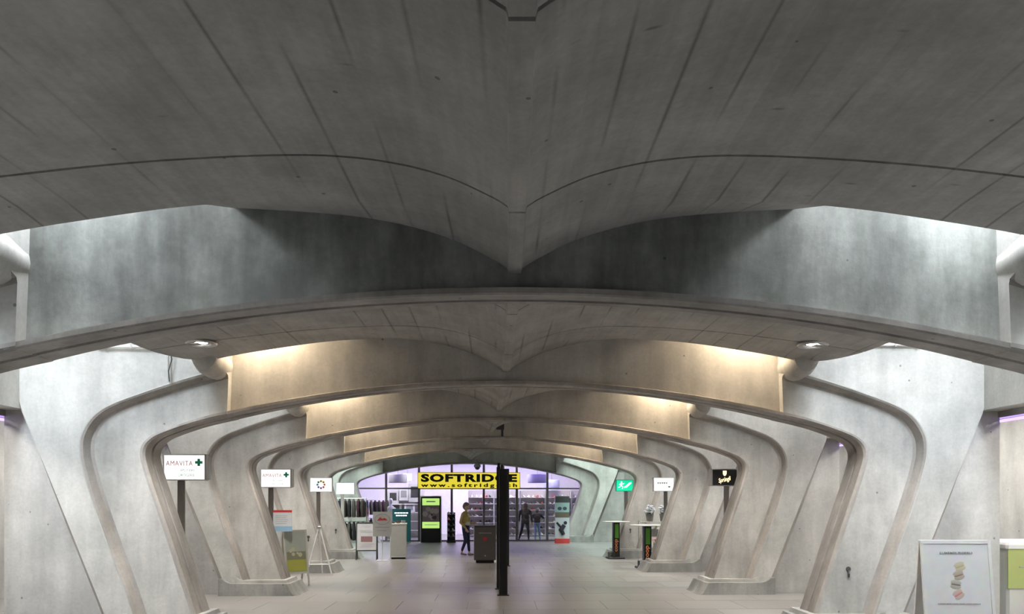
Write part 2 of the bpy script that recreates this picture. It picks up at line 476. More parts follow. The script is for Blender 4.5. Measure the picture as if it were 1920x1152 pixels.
# ---------------------------------------------------------------- side headers, shopfronts, shop rooms
for sx, nm in ((-1, 'left'), (1, 'right')):
    hd = struct(part('wall_' + nm, strip(sx * 5.95, sx * 6.5, 2.82, 4.6, -6, 22.9), M_WEB), 'concrete band over the shopfronts')
    struct(part('wall_' + nm, strip(sx * 8.6, sx * 8.75, 0, 4.6, -6, 32, n=12), M_SIDE), 'rear wall of the side shops')
M_LED = emis('purple_led_line', (0.35, 0.2, 1.0), 3.0)
win = 0
bays = [(-0.6, RIB_Y[0])] + [(RIB_Y[i - 1], RIB_Y[i]) for i in range(1, 5)]
for ya, yb in bays:
    for sx in (-1, 1):
        y0, y1 = ya + 0.72, yb + 0.34
        win += 1
        fr = MB()
        strip(sx * 6.22, sx * 6.32, 2.74, 2.82, y0, y1, fr, 3)
        strip(sx * 6.22, sx * 6.32, 0.0, 0.05, y0, y1, fr, 3)
        for k, yy in enumerate((y0, y0 + (y1 - y0) / 3, y0 + 2 * (y1 - y0) / 3, y1 - 0.07)):
            strip(sx * 6.22, sx * 6.32, 0.05, 2.74, yy, yy + 0.07, fr, 1)
        o = struct(part('window_%d' % win, fr, M_STEEL), 'steel framed shopfront in a side bay')
        for k in range(3):
            a = y0 + (y1 - y0) * k / 3 + 0.075; b = y0 + (y1 - y0) * (k + 1) / 3 - 0.005 - (0.07 if k == 2 else 0)
            part('pane', strip(sx * 6.265, sx * 6.275, 0.055, 2.735, a, b, n=1), M_GLASS, o)
        part('light_line', strip(sx * 6.34, sx * 6.37, 2.70, 2.73, y0, y1, n=1), M_LED, o)
        # shop ceiling lamp
        yc = (y0 + y1) / 2
        mbp = strip(sx * 7.0, sx * 7.5, 3.14, 3.2, yc - 1.0, yc + 1.0, n=1)
        lampname = 'ceiling_lamp'
        lo = part(lampname, mbp, emis('shop_lamp_glow', (1.0, 0.93, 0.88), 22.0))
        tag(lo, 'long white ceiling lamp inside the %s shop beside the %s arch' % ('left' if sx < 0 else 'right', ['first', 'second', 'third', 'fourth', 'fifth'][bays.index((ya, yb))]), 'lamp', 'lamps in the side shops')
        cb = strip(sx * 6.5, sx * 8.6, 3.2, 3.3, ya + .3, yb + .3, n=1)
        struct(part('ceiling', cb, M_WHITE), 'white ceiling of a side shop')

# ---------------------------------------------------------------- skylights
M_SKY = emis('skylight_glass_blocks', (1.0, 0.99, 0.97), L_SKY)
M_SKYF = emis('skylight_glass_blocks_front', (0.80, 0.90, 1.0), L_SKY_FRONT)
M_SKYH = emis('skylight_glass_hall', (0.80, 1.0, 0.93), L_HALL)
for i in range(0, 6):
    for sx in (-1, 1):
        ya = 1.2 if i == 0 else RIB_Y[i - 1] + 0.5
        yb = RIB_Y[i] + 0.18
        m = M_SKYF if i == 0 else (M_SKYH if i == 5 else M_SKY)
        mb = strip(sx * 4.12, sx * 5.98, 7.40, 7.43, 1.0 if i == 0 else RIB_Y[i - 1], RIB_Y[i], n=3)
        if i == 0:      # daylight slot right in front of the first beam
            win += 1
            struct(part('window_%d' % win, strip(sx * 2.95, sx * 3.75, 4.57, 4.59, RIB_Y[0] - 0.36, RIB_Y[0] + .17, n=1), emis('front_slot_glass', (.88, .94, 1.0), 85.0)), 'frosted glass over the slot before the first beam')
        win += 1
        struct(part('window_%d' % win, mb, m), 'frosted skylight over the side aisle')

# ================================================================== THE CONCRETE ARCHES
PIN = catmull([(3.85, .22), (4.0, .68), (4.2, 1.3), (4.38, 1.83), (4.465, 2.1), (4.5, 2.25), (4.475, 2.375), (4.37, 2.475), (4.2, 2.55), (3.95, 2.635), (3.7, 2.70), (3.48, 2.748)], 5)
POUT = catmull([(4.50, .22), (4.65, .68), (4.86, 1.25), (5.03, 1.75), (5.13, 2.1), (5.165, 2.3), (5.14, 2.5), (5.01, 2.70), (4.8, 2.84), (4.45, 2.97), (3.94, 3.13), (3.46, 3.26)], 5)
def leg_mesh(sx, fair=0.0):
    rings = []
    N = len(PIN)
    for i, (p, q) in enumerate(zip(PIN, POUT)):
        u = (q - p).normalized()
        t = max(0.0, min(1.0, (3.46 + fair - p.x) / fair)) if (fair and i > N // 2) else 0.0
        yy = 0.11 * t * t * (3 - 2 * t)                 # the arm of the nearest arch runs back into its beam face
        def pt(base, s, y): c = base + u * s; return Vector((sx * c.x, max(y, yy) if 0 <= y < .19 else y, c.y))
        rings.append([pt(p, 0, .46), pt(p, 0, .25), pt(p, .03, .245), pt(p, .03, .20), pt(p, 0, .195), pt(p, 0, .025), pt(p, .025, -.001),
                      pt(p, .055, -.001), pt(p, .075, 0.0), pt(q, -.05, 0), pt(q, -.012, -.012), pt(q, .03, -.115), pt(q, .055, -.13), pt(q, .07, -.13), pt(q, .07, .46)])
    mbb = MB().loft(rings); n_ = len(rings[0])
    for k in range((len(rings) - 1) * n_):
        if k % n_ not in (7, 8, 12, 13, 14): mbb.mi[k] = 1
    return mbb.mesh('leg', [M_RIB, M_EDGE], 30)
def zb(X): return 3.15 - 0.402 * (X / 3.5) ** 2
def beam_mesh(m):
    rings = []
    for i in range(61):
        X = -3.56 + 7.12 * i / 60
        b = zb(X); yk = 0.32 + 0.14 * (X / 3.5) ** 2; yl = 0.05 - 0.045 * (X / 3.5) ** 2
        rings.append([Vector((X, y, z)) for y, z in ((yk, b), (.25, b), (.245, b + .03), (.20, b + .03), (.195, b), (yl + .012, b), (yl, b + .012), (yl, b + .05), (.12, b + .07), (.12, 4.1), (yk, 4.1))])
    mbb = MB().loft(rings); n_ = 11
    for k in range(60 * n_):
        if k % n_ < 8: mbb.mi[k] = 1
    return mbb.mesh('beam', [m, M_EDGE], 30)
def along(pts, t):
    """point at fraction t of a polyline"""
    L = [0.0]
    for i in range(len(pts) - 1): L.append(L[-1] + (Vector(pts[i + 1]) - Vector(pts[i])).length)
    x = t * L[-1]
    for i in range(len(pts) - 1):
        if x <= L[i + 1] + 1e-9: return Vector(pts[i]).lerp(Vector(pts[i + 1]), (x - L[i]) / (L[i + 1] - L[i]))
    return Vector(pts[-1])
def web_mesh(sx):
    mbb = MB(); rings = []
    NK = 28                                            # rails up to the knee, then round the arm
    inner = [Vector((4.50, 0.0))] + [q + (q - p).normalized() * .06 for p, q in zip(PIN, POUT)]
    n = len(inner)
    for i, pi in enumerate(inner):
        if i <= NK: po = along([(4.87, 0.0), (4.97, .28), (5.5, 1.62), (5.97, 2.82), (6.07, 3.3)], i / NK)
        else: po = along([(6.07, 3.3), (6.1, 4.6), (3.42, 4.6)], (i - NK) / (n - 1 - NK))
        e = (po - pi).normalized()
        c1 = po - e * .05; c2 = po + e * .07
        rings.append([Vector((sx * c.x, y, c.y)) for c, y in ((pi, .46), (pi, -.129), (c1, -.129), (c2, .03), (c2, .46))])
    mbb.loft(rings)
    for k in range((len(rings) - 1) * 5):
        if k % 5 == 2: mbb.mi[k] = 1
    return mbb.mesh('side_web', [M_WEB, M_EDGE], 30)
def pier_mesh(sx):
    mbb = MB(); mbb.prism([(sx * 4.3, 0), (sx * 6.24, 0), (sx * 6.24, 2.82), (sx * 5.9, 2.82), (sx * 4.5, .6)], .025, .74)
    return mbb.mesh('pier', [M_SIDE])
def plinth_mesh(sx):
    mbb = MB()
    a = [(3.56, 0.0), (3.60, .03), (3.70, .215), (4.72, .215), (4.78, .23), (4.84, .26), (4.89, .30), (4.96, .30), (4.96, 0.0)]
    f = lambda y, dx: [Vector((sx * (x + (dx if x < 3.8 else 0)), y, z)) for x, z in a]
    mbb.loft([f(-.24, .06), f(-.18, 0.0), f(.62, 0.0)])
    return mbb.mesh('plinth', [M_PLINTH], 25)
def ledge_mesh(sx):
    mbb = MB()
    a = [(3.76, .20), (3.79, .27), (4.55, .27), (4.62, .285), (4.66, .31), (4.70, .31), (4.70, .20)]
    mbb.loft([[Vector((sx * x, y, z)) for x, z in a] for y in (-.15, .58)])
    return mbb.mesh('ledge', [M_RIB], 25)
def bearing_mesh(sx):
    rings = []
    for y, r, dz in ((-.48, .10, .06), (-.44, .15, .03), (-.3, .175, .01), (-.1, .175, 0), (.06, .16, -.01), (.2, .15, -.01)):
        rings.append([Vector((sx * (3.60 + r * 1.0 * math.cos(2 * PI * k / 20)), y, 3.39 + dz + r * 1.15 * math.sin(2 * PI * k / 20))) for k in range(20)])
    return MB().loft(rings).mesh('bearing', [M_RIB], 40)
ME = {}
for sx in (-1, 1):
    ME['leg', sx] = leg_mesh(sx); ME['leg0', sx] = leg_mesh(sx); ME['side_web', sx] = web_mesh(sx); ME['pier', sx] = pier_mesh(sx)
    ME['plinth', sx] = plinth_mesh(sx); ME['ledge', sx] = ledge_mesh(sx); ME['bearing', sx] = bearing_mesh(sx)
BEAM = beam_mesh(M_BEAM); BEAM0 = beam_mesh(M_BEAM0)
RIBLAB = ['nearest concrete arch, its dark green-grey beam spanning the whole picture',
          'second concrete arch, first with warm lit beam, legs reaching the bottom corners',
          'third concrete arch, its right leg beside the black sign with gold lettering',
          'fourth concrete arch, right foot beside the flower stall',
          'fifth concrete arch, small, its legs beside the two standing tables',
          'farthest concrete arch, greenish, framing the shop front with yellow sign']
for i, y in enumerate(RIB_Y):
    p = W(0, y)
    r = struct(thing('arch_beam', RIBLAB[i], 'arch', (p.x, p.y, 0), heading(y)))
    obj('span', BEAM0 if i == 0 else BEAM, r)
    for sx in (-1, 1):
        for k in ('leg', 'side_web', 'pier', 'plinth', 'ledge', 'bearing'): obj(k, ME['leg0' if (k, i) == ('leg', 0) else k, sx], r)
    # small fixing holes with a dark plug near the foot of the leg
    for sx in (-1, 1):
        if (i, sx) in ((1, 1), (4, -1), (4, 1), (3, -1)):
            mb = MB(); mb.lathe([(0, -.012), (.028, -.012), (.032, 0), (.032, .02), (0, .02)], 12, Matrix.Translation((sx * 4.3, 0, .83)), 'y')
            mb.tube([(sx * 4.3, -.01, .81), (sx * 4.295, -.03, .77), (sx * 4.3, -.015, .73)], .012)
            part('hook', mb, M_DARK, r)

# ---------------------------------------------------------------- warm strip lamps in the slot between vault and beam
M_WARM = emis('warm_strip_glow', (1.0, 0.81, 0.57), L_WARM)
for i in range(1, 5):
    for sx in (-1, 1):
        y = RIB_Y[i]; p = W(0, y)
        t = thing('strip_lamp', 'warm strip lamp in the %s slot over the %s arch beam' % ('left' if sx < 0 else 'right', ORD[i] if i < 5 else 'last'), 'lamp', (p.x, p.y, 0), heading(y), 'warm lamps above the beams')
        mb = MB(); mb.box(sx * 2.06, sx * 3.40, -.38, .10, 4.06, 4.12); part('housing', mb, M_WHITE, t)
        mb = MB(); mb.box(sx * 2.7, sx * 3.34, -.10, .06, 4.03, 4.06); part('diffuser', mb, M_WARM, t)
        mb = MB(); mb.box(sx * 3.36, sx * 3.40, -.36, .10, 3.66, 4.06); part('end_plate', mb, M_WHITE, t)

# ---------------------------------------------------------------- round downlights in the vault wings
M_LENS = emis('downlight_lens', (1.0, 0.95, 0.88), 10.0)
for i in range(1, 5):
    for sx in (-1, 1):
        y = RIB_Y[i] - 1.03; p = W(sx * 3.42, y)
        t = thing('downlight', 'round recessed downlight in the %s vault wing before the %s arch' % ('left' if sx < 0 else 'right', ORD[i]), 'lamp', (p.x, p.y, zs(3.42) - .012), heading(y), 'downlights in the vaults')
        mb = MB(); mb.lathe([(.11, .05), (.115, -.004), (.165, -.012), (.175, 0.004), (.16, .05)], 28); part('ring', mb, M_STEEL, t, 40)
        mb = MB(); mb.lathe([(0, .03), (.112, .03), (.112, .036), (0, .036)], 24); part('reflector', mb, M_DARK, t)
        mb = MB(); mb.lathe([(0, .006), (.07, .006), (.075, .03), (0, .03)], 20); part('lens', mb, M_LENS, t)
        ld = bpy.data.lights.new('downlight_beam', 'SPOT'); ld.energy = L_DOWN; ld.color = (1, .93, .84); ld.spot_size = 2.2; ld.spot_blend = .6; ld.shadow_soft_size = .08
        lo = bpy.data.objects.new('downlight_beam', ld); C.objects.link(lo); lo.parent = t; lo.location = (0, 0, -.03)

# ================================================================== THINGS
def sx_of(px, d): return (px - 960.0) * d / F_PX

# ---------------------------------------------------------------- lightbox signs on posts
def lightbox(name, label, group, x0, x1, yt, yb_, postx, d, face_m, body_m, rz, post_m=M_POST, post_w=0.09):
    X = sx_of(postx, d)
    t = thing(name, label, 'sign', (X, d, 0), rz, group)
    cx = sx_of((x0 + x1) / 2, d) - X; wd = (x1 - x0) * d / F_PX; zt, zb_ = H(yt, d), H(yb_, d); zc = (zt + zb_) / 2; hh = (zt - zb_) / 2
    mb = MB(); mb.box(cx - wd / 2, cx + wd / 2, -.05, .05, zb_, zt)
    # projecting rim
    for a, b, c_, e in ((-wd / 2 - .012, wd / 2 + .012, zt, zt + .012), (-wd / 2 - .012, wd / 2 + .012, zb_ - .012, zb_)):
        mb.box(cx + a, cx + b, -.058, .06, c_, e)
    for a in (-wd / 2 - .012, wd / 2): mb.box(cx + a, cx + a + .012, -.058, .06, zb_, zt)
    part('case', mb, body_m, t)
    mb = MB(); mb.box(cx - wd / 2 + .004, cx + wd / 2 - .004, -.056, -.051, zb_ + .004, zt - .004); part('face', mb, face_m, t)
    mb = MB(); mb.rbox(-post_w / 2, post_w / 2, -.03, .03, 0.02, zb_ - .012, .006); part('post', mb, post_m, t)
    mb = MB(); mb.rbox(-.11, .11, -.08, .08, 0, .02, .006); part('foot_plate', mb, post_m, t)
    return t, cx, zc, wd, hh * 2
def cross(m, parent, x, y, z, a):
    b = a * .36
    poly = [(-b, -a), (b, -a), (b, -b), (a, -b), (a, b), (b, b), (b, a), (-b, a), (-b, b), (-a, b), (-a, -b), (-b, -b)]
    mb = MB(); mb.prism([(x + p, z + q) for p, q in poly], y - .004, y); return part('green_cross', mb, m, parent)
M_PALERED = mat('pale_red_print', (0.62, 0.22, 0.22), 0.5); M_PALEGRN = mat('pale_green_print', (0.40, 0.55, 0.50), 0.5)
for (x0, x1, yt, yb_, px, d, lab) in ((311, 385, 854, 900, 340, 10.75, 'large white pharmacy lightbox on post behind the left leg of the second arch'),
                                      (491, 545, 881, 914, 508, 15.0, 'smaller white pharmacy lightbox above a pinned notice and sandwich board')):
    t, cx, zc, wd, hh = lightbox('pharmacy_sign', lab, 'pharmacy lightboxes', x0, x1, yt, yb_, px, d, M_SIGNLIT, M_STEEL, 0.06)
    text('AMAVITA', wd * .66, hh * .2, M_PALERED, t, (cx - wd * .12, -.057, zc + hh * .16), spacing=1.1)
    text('APOTHEKE', wd * .36, hh * .11, M_PALEGRN, t, (cx + wd * .08, -.057, zc - hh * .12))
    text('DROGERIE', wd * .40, hh * .11, M_PALEGRN, t, (cx + wd * .06, -.057, zc - hh * .32))
    cross(M_GREEN, t, cx + wd * .36, -.056, zc + hh * .2, hh * .15)
    mb = MB(); mb.box(cx + wd / 2 + .014, cx + wd / 2 + .05, -.05, .05, zc - hh / 2, zc + hh / 2); part('end_cap', mb, M_STEEL, t)
t, cx, zc, wd, hh = lightbox('logo_sign', 'white lightbox with a ring of coloured dots above the white trestle', None, 583, 622, 897, 922, 597, 19.0, M_SIGNLIT, M_WHITE, .08)
DOTC = [(0.8, .25, .1), (.85, .5, .1), (.7, .65, .2), (.2, .45, .3), (.15, .35, .6), (.2, .25, .55), (.4, .2, .5), (.7, .2, .3)]
for k in range(8):
    a = 2 * PI * k / 8
    mb = MB(); mb.lathe([(0, -.003), (.03, -.003), (.03, 0), (0, 0)], 10, Matrix.Translation((cx + .085 * math.cos(a), -.057, zc + .085 * math.sin(a))), 'y')
    part('logo_dot', mb, mat('dot_%d' % k, DOTC[k], .5), t)
t, cx, zc, wd, hh = lightbox('blank_sign', 'glowing bluish white lightbox without lettering near the clothes rack', None, 631, 664, 906, 927, 642, 23.3, M_SIGNBLUE, M_WHITE, .1, M_BOX)
t, cx, zc, wd, hh = lightbox('chocolatier_sign', 'black lightbox with gold crest and slanted gold script on grey post', None, 1334, 1380, 881, 911, 1362, 14.85, M_INK, M_STEEL, .04)
text('Sprüngli', wd * .52, hh * .36, M_GOLD, t, (cx, -.058, zc - hh * .16), bold=.012, shear=.35, roll=-.22)
mb = MB(); mb.prism([(cx - .035, zc + hh * .42), (cx + .035, zc + hh * .42), (cx + .035, zc + hh * .22), (cx + .02, zc + hh * .13), (cx, zc + hh * .08), (cx - .02, zc + hh * .13), (cx - .035, zc + hh * .22)], -.062, -.057)
part('crest', mb, M_GOLD, t)
mb = MB(); mb.box(cx - wd / 2 - .05, cx - wd / 2 - .014, -.05, .05, zc - hh / 2 - .01, zc + hh / 2 + .01); part('end_cap', mb, M_STEEL, t)
t, cx, zc, wd, hh = lightbox('shop_sign', 'white lightbox with faint grey line and green mark above the flower stall', None, 1225, 1262, 897, 921, 1248, 19.85, M_SIGNLIT, M_WHITE, .08)
mb = MB()
for k in range(5): mb.box(cx - .17 + k * .055, cx - .13 + k * .055, -.06, -.056, zc + .015, zc + .06)
part('print_line', mb, mat('pale_grey_print', (.55, .55, .55), .5), t)
mb = MB(); mb.ball((cx + .14, -.058, zc - .06), (.035, .004, .025)); part('green_mark', mb, mat('pale_green_mark', (.35, .6, .45), .5), t)
M_EXIT = mat('lit_exit_green', (0, .5, .28), .4, emit=(0.0, .55, .27), estr=.8)
t, cx, zc, wd, hh = lightbox('exit_sign', 'green lit emergency exit sign with white running figure', None, 1155, 1186, 901, 921, 1174, 23.4, M_EXIT, M_GREEN, .1, M_POST)
mb = MB()   # running figure and pointing bar
mb.ball((cx - .10, -.06, zc + .10), (.022, .004, .022))
for a, b, r in (((-.10, .075), (-.115, .0), .022), ((-.115, .0), (-.06, -.04), .013), ((-.06, -.04), (-.075, -.10), .012), ((-.115, .0), (-.16, -.05), .013), ((-.16, -.05), (-.20, -.05), .012),
                ((-.10, .06), (-.055, .04), .011), ((-.055, .04), (-.02, .07), .010), ((-.10, .06), (-.15, .05), .011), ((-.15, .05), (-.17, .02), .010)):
    mb.tube([(cx + a[0], -.059, zc + a[1]), (cx + b[0], -.059, zc + b[1])], r, 6)
part('running_figure', mb, M_SIGNLIT, t)
mb = MB(); mb.prism([(cx - .02, zc - .07), (cx + .06, zc - .06), (cx + .20, zc + .07), (cx + .20, zc + .10), (cx + .13, zc + .08), (cx + .02, zc - .02), (cx - .02, zc - .03)], -.062, -.057)
part('direction_arrow', mb, M_SIGNLIT, t)

# ---------------------------------------------------------------- notice on the second pharmacy post
d = 14.93; X = sx_of(530, d)
t = thing('notice', 'white paper notice with red heading and blue foot beside sign post', 'notice', (X, d, H(997, d)), .05)
ww, hh = 35 * d / F_PX, 40 * d / F_PX
mb = MB(); mb.box(-ww / 2, ww / 2, 0, .012, 0, hh); part('sheet', mb, mat('paper_white', (.72, .74, .76), .6), t)
mb = MB(); mb.box(-ww / 2, ww / 2, -.003, 0, hh * .89, hh); part('red_heading', mb, M_RED, t)
mb = MB(); mb.box(-ww / 2, ww / 2, -.003, 0, 0, hh * .24); part('blue_foot', mb, mat('print_sky', (.33, .53, .72), .6), t)
mb = MB()
for k in range(5): mb.box(-ww * .38, ww * (.2 + .04 * (k % 3)), -.003, 0, hh * (.36 + .09 * k), hh * (.375 + .09 * k))
part('print_lines', mb, M_GREY, t)
for q in (.3, .7):
    mb = MB(); mb.box(-.215, -ww / 2, .0, .02, hh * q, hh * (q + .06)); part('clamp', mb, M_POST, t)

# ---------------------------------------------------------------- sandwich boards
def blob_print(mb, cx, cz, w_, h_, y, nb, seed):
    rnd = random.Random(seed)
    for k in range(nb):
        a, b = rnd.uniform(-.5, .5), rnd.uniform(-.5, .5); r = rnd.uniform(.08, .2)
        mb.ball((cx + a * w_ * .8, y - .0005 * k, cz + b * h_ * .7), (w_ * r, .002, h_ * r), 8, 4)
def sandwich(name, label, X, d, rz, w_, zt, zb_, frame_m, face_m, lean=.16, group=None):
    t = thing(name, label, 'sign board', (X, d, 0), rz, group)
    for s_ in (-1, 1):
        M = Matrix.Translation((0, 0, zt)) @ Matrix.Rotation(s_ * lean, 4, 'X') @ Matrix.Translation((0, s_ * .012, -zt))
        zf = zt - zt / math.cos(lean) + .004
        mb = MB()
        for a in (-w_ / 2, w_ / 2 - .03): mb.box(a, a + .03, -.012, .012, zf, zt, M)
        mb.box(-w_ / 2 + .03, w_ / 2 - .03, -.012, .012, zt - .035, zt, M); mb.box(-w_ / 2 + .03, w_ / 2 - .03, -.012, .012, zb_, zb_ + .03, M)
        f = part('frame', mb, frame_m, t)
        mb = MB(); mb.box(-w_ / 2 + .03, w_ / 2 - .03, -.005, .005, zb_ + .03, zt - .035, M); part('panel', mb, face_m, t)
    mb = MB(); mb.tube([(w_ / 2 - .01, -zt * .5 * lean, zt * .45), (w_ / 2 - .01, zt * .5 * lean, zt * .45)], .006); part('spreader', mb, frame_m, t)
    M = Matrix.Translation((0, 0, zt)) @ Matrix.Rotation(-lean, 4, 'X') @ Matrix.Translation((0, -.012, -zt))
    return t, M
# foreground poster with macarons
d = 8.0
t, M = sandwich('poster_stand', 'white poster stand with a column of four macarons in the bottom corner', sx_of(1789, d), d, -.06, .70, H(1014, d), .12, M_WHITE, mat('poster_paper', (.78, .785, .79), .5), .13)
def on(Mx, o): o.matrix_local = Mx @ Matrix.Translation(o.location); return o
zt = H(1014, d)
o = text('LUXEMBURGERLI', .32, .022, mat('grey_ink', (.3, .3, .32), .5), t, (0, -.0065, zt - .13), bold=.006); on(M, o)
mb = MB()
for k in range(26): mb.box(-.21 + .0163 * k, -.21 + .0163 * k + (.012 if k % 4 else .008), -.0105, -.0065, zt - .655, zt - .647, M)
part('print_lines', mb, MATS['grey_ink'], t)
MAC = [((.03, -.27), (.62, .57, .42), .35), ((.015, -.36), (.52, .46, .36), .3), ((-.02, -.455), (.50, .48, .43), -.15), ((.0, -.555), (.60, .48, .44), .55)]
for k, ((mx, mz), col, roll) in enumerate(MAC):
    Mm = M @ Matrix.Translation((mx, -.004, zt + mz)) @ Matrix.Rotation(-roll, 4, 'Y')
    mb = MB(); mb.ball((0, 0, .022), (.058, .004, .028), 14, 6, Mm); mb.ball((0, 0, -.022), (.058, .004, .028), 14, 6, Mm); part('macaron_print', mb, mat('macaron_%d' % k, col, .6), t)
    mb = MB(); mb.ball((0, -.001, 0), (.054, .004, .011), 14, 4, Mm); part('filling_print', mb, mat('filling_%d' % k, [(.55, .45, .25), (.35, .25, .2), (.25, .22, .2), (.62, .25, .25)][k], .6), t)
# sandwich board with the landscape picture
t, M = sandwich('sandwich_board', 'beige framed sandwich board with a green and yellow picture', sx_of(549, 15.25) + .03, 15.25, .75, .50, H(995, 15.0), .24, mat('beige_frame', (.5, .48, .42), .5), mat('picture_grey', (.36, .38, .33), .5), .13)
zt = H(995, 15.0)
mb = MB(); mb.box(-.2, .2, -.009, -.006, .29, .52, M); part('green_field', mb, mat('olive_print', (.36, .36, .07), .6), t)
mb = MB(); mb.box(-.2, .2, -.009, -.006, .52, .68, M); part('dark_field', mb, mat('dark_olive_print', (.20, .20, .13), .6), t)
mb = MB(); blob_print(mb, 0, .62, .3, .3, -.01, 5, 3); o = part('picture_detail', mb, mat('pale_olive_print', (.45, .45, .30), .6), t); on(M, o)
# white easel
d = 17.42; X = sx_of(599, d)
t = thing('trestle_easel', 'thin white A-shaped trestle standing before the brown plinth', 'easel', (X, d, 0), .08)
for s_ in (-1, 1):
    mb = MB(); mb.tube([(s_ * .01, 0, 1.08), (s_ * .285, -.05, .0)], .016, 8); part('leg', mb, M_WHITE, t)
mb = MB(); mb.tube([(0, .02, 1.06), (0, .42, 0)], .014, 8); part('rear_leg', mb, M_WHITE, t)
mb = MB(); mb.tube([(-.225, -.04, .25), (.225, -.04, .25)], .012, 8); part('crossbar', mb, M_WHITE, t)
mb = MB(); mb.rbox(-.04, .04, -.03, .04, 1.06, 1.11, .01); part('head_clip', mb, M_STEEL, t)
# menu board by the clothes rack
t, M = sandwich('menu_board', 'white poster board in a dark frame with a small photo, beside clothes rack', sx_of(688, 22.0), 22.0, .1, .60, 1.06, .24, M_DARK, mat('menu_paper', (.68, .68, .70), .6), .16)
mb = MB(); mb.box(-.16, .16, -.009, -.006, .50, .66, M); part('photo_print', mb, mat('maroon_print', (.30, .16, .17), .6), t)
mb = MB()
for k, (a, b) in enumerate(((.96, .12), (.92, .08), (.82, .2), (.78, .17), (.44, .2), (.40, .15), (.36, .18))): mb.box(-b, b, -.009, -.006, a, a + .008, M)
part('print_lines', mb, mat('faint_ink', (.5, .45, .45), .6), t)
# oval sign on a stick
d = 21.6; X = sx_of(717, d)
t = thing('stand_sign', 'white board with oval emblem on a thin post before the white cabinet', 'sign', (X, d, 0), .1)
mb = MB(); mb.rbox(-.015, .015, -.012, .012, .015, .72, .004); part('post', mb, M_WHITE, t)
mb = MB(); mb.rbox(-.16, .16, -.12, .12, 0, .015, .005); part('base', mb, M_WHITE, t)
mb = MB(); mb.box(-.26, .26, -.02, 0.0, .68, 1.37); part('board', mb, mat('board_white', (.66, .65, .63), .5), t)
mb = MB()
N_ = 28
ring = lambda a, b, y: [Vector((a * math.cos(2 * PI * k / N_), y, 1.16 + b * math.sin(2 * PI * k / N_))) for k in range(N_)]
ro, ri = ring(.215, .15, -.026), ring(.20, .137, -.026); ro2, ri2 = ring(.215, .15, -.02), ring(.20, .137, -.02)
vs_ = ro + ri + ro2 + ri2; fs_ = []
for k in range(N_):
    j = (k + 1) % N_
    fs_ += [(k, j, N_ + j, N_ + k), (k, 2 * N_ + k, 2 * N_ + j, j), (N_ + k, N_ + j, 3 * N_ + j, 3 * N_ + k)]
mb.add(vs_, fs_); part('oval_emblem', mb, M_GREY, t)
mb = MB(); mb.prism([(-.15, 1.12), (-.06, 1.22), (0, 1.17), (.06, 1.20), (.15, 1.13)], -.025, -.02); part('emblem_mark', mb, M_RED, t)
mb = MB(); mb.box(-.2, .2, -.024, -.02, .93, .945); mb.box(-.15, .12, -.024, -.02, .84, .85); part('print_lines', mb, M_GREY, t)
# white cabinet
d = 22.4; X = sx_of(747, d)
t = thing('white_cabinet', 'tall white cabinet on a dark base next to the oval sign', 'cabinet', (X, d, 0), .12)
mb = MB(); mb.box(-.20, .20, -.17, .17, 0, .05); part('base', mb, M_INK, t)
mb = MB(); mb.rbox(-.235, .235, -.2, .2, .05, 1.0, .01); part('body', mb, M_WHITE, t)
mb = MB(); mb.rbox(-.25, .25, -.22, .22, 1.0, 1.03, .006); part('top', mb, M_WHITE, t)
mb = MB(); mb.box(-.215, .215, -.206, -.2, .09, .96); part('door', mb, M_BOX, t)
for k in range(3):
    mb = MB(); mb.rbox(-.055, .055, -.045, .045, 0, .05 + .015 * k, .008)
    tag(part('leaflet_box', mb, [M_DARK, mat('brown_leather', (.12, .06, .04), .5), M_GREY][k], None, None, (X - .15 + .15 * k, d - .05, 1.03), .12 + .2 * k),
        ['low dark box on the white cabinet', 'brown box in the middle of the white cabinet top', 'grey box on the white cabinet top'][k], 'box', 'boxes on the cabinet')

# ---------------------------------------------------------------- black posts down the middle
for px0, px1, yb_, zt, lab in ((935.5, 951.5, 1117, 2.25, 'nearest black steel post standing in the middle of the floor'),
                               (931, 943, 1105, 2.33, 'black steel post right behind the nearest one'),
                               (938, 954.5, 1062, 2.50, 'far black steel post partly covered by the nearer posts')):
    d = F_PX * EYE / (yb_ - 938); wd = (px1 - px0) * d / F_PX
    t = thing('steel_post', lab, 'post', (sx_of((px0 + px1) / 2, d), d, 0), heading(d), 'black posts in a row')
    mb = MB(); mb.rbox(-wd / 2, wd / 2, -.05, .05, .015, zt, .008); part('shaft', mb, M_BLACK, t)
    mb = MB(); mb.rbox(-wd / 2 - .03, wd / 2 + .03, -.09, .09, 0, .015, .006); part('foot_plate', mb, M_BLACK, t)
    mb = MB(); mb.lathe([(.028, 0), (.028, .05), (.02, .075), (0, .08)], 12, Matrix.Translation((-wd * .15, 0, zt))); part('cap', mb, M_BLACK, t, 40)

# ---------------------------------------------------------------- litter bin
d = 21.0; X = sx_of(909, d)
t = thing('litter_bin', 'brown grey metal litter bin with red mark beside the black posts', 'bin', (X, d, 0), .08)
mb = MB(); mb.box(-.24, .24, -.17, .17, 0, .08); part('base', mb, M_INK, t)
mb = MB(); mb.rbox(-.295, .295, -.22, .22, .08, .98, .02); part('body', mb, M_BIN, t)
mb = MB(); mb.rbox(-.30, .30, -.225, .225, .98, 1.01, .015); part('lid', mb, M_DARK, t)
mb = MB(); mb.box(-.285, .285, -.226, -.22, .10, .95); part('front_panel', mb, M_BIN, t)
mb = MB(); mb.box(-.17, .17, -.231, -.226, .80, .82); part('print_line', mb, M_GREY, t)
mb = MB(); mb.prism([(-.06, .70), (.06, .70), (.06, .66), (.03, .60), (-.03, .60), (-.06, .66)], -.231, -.226); part('red_mark', mb, M_RED, t)
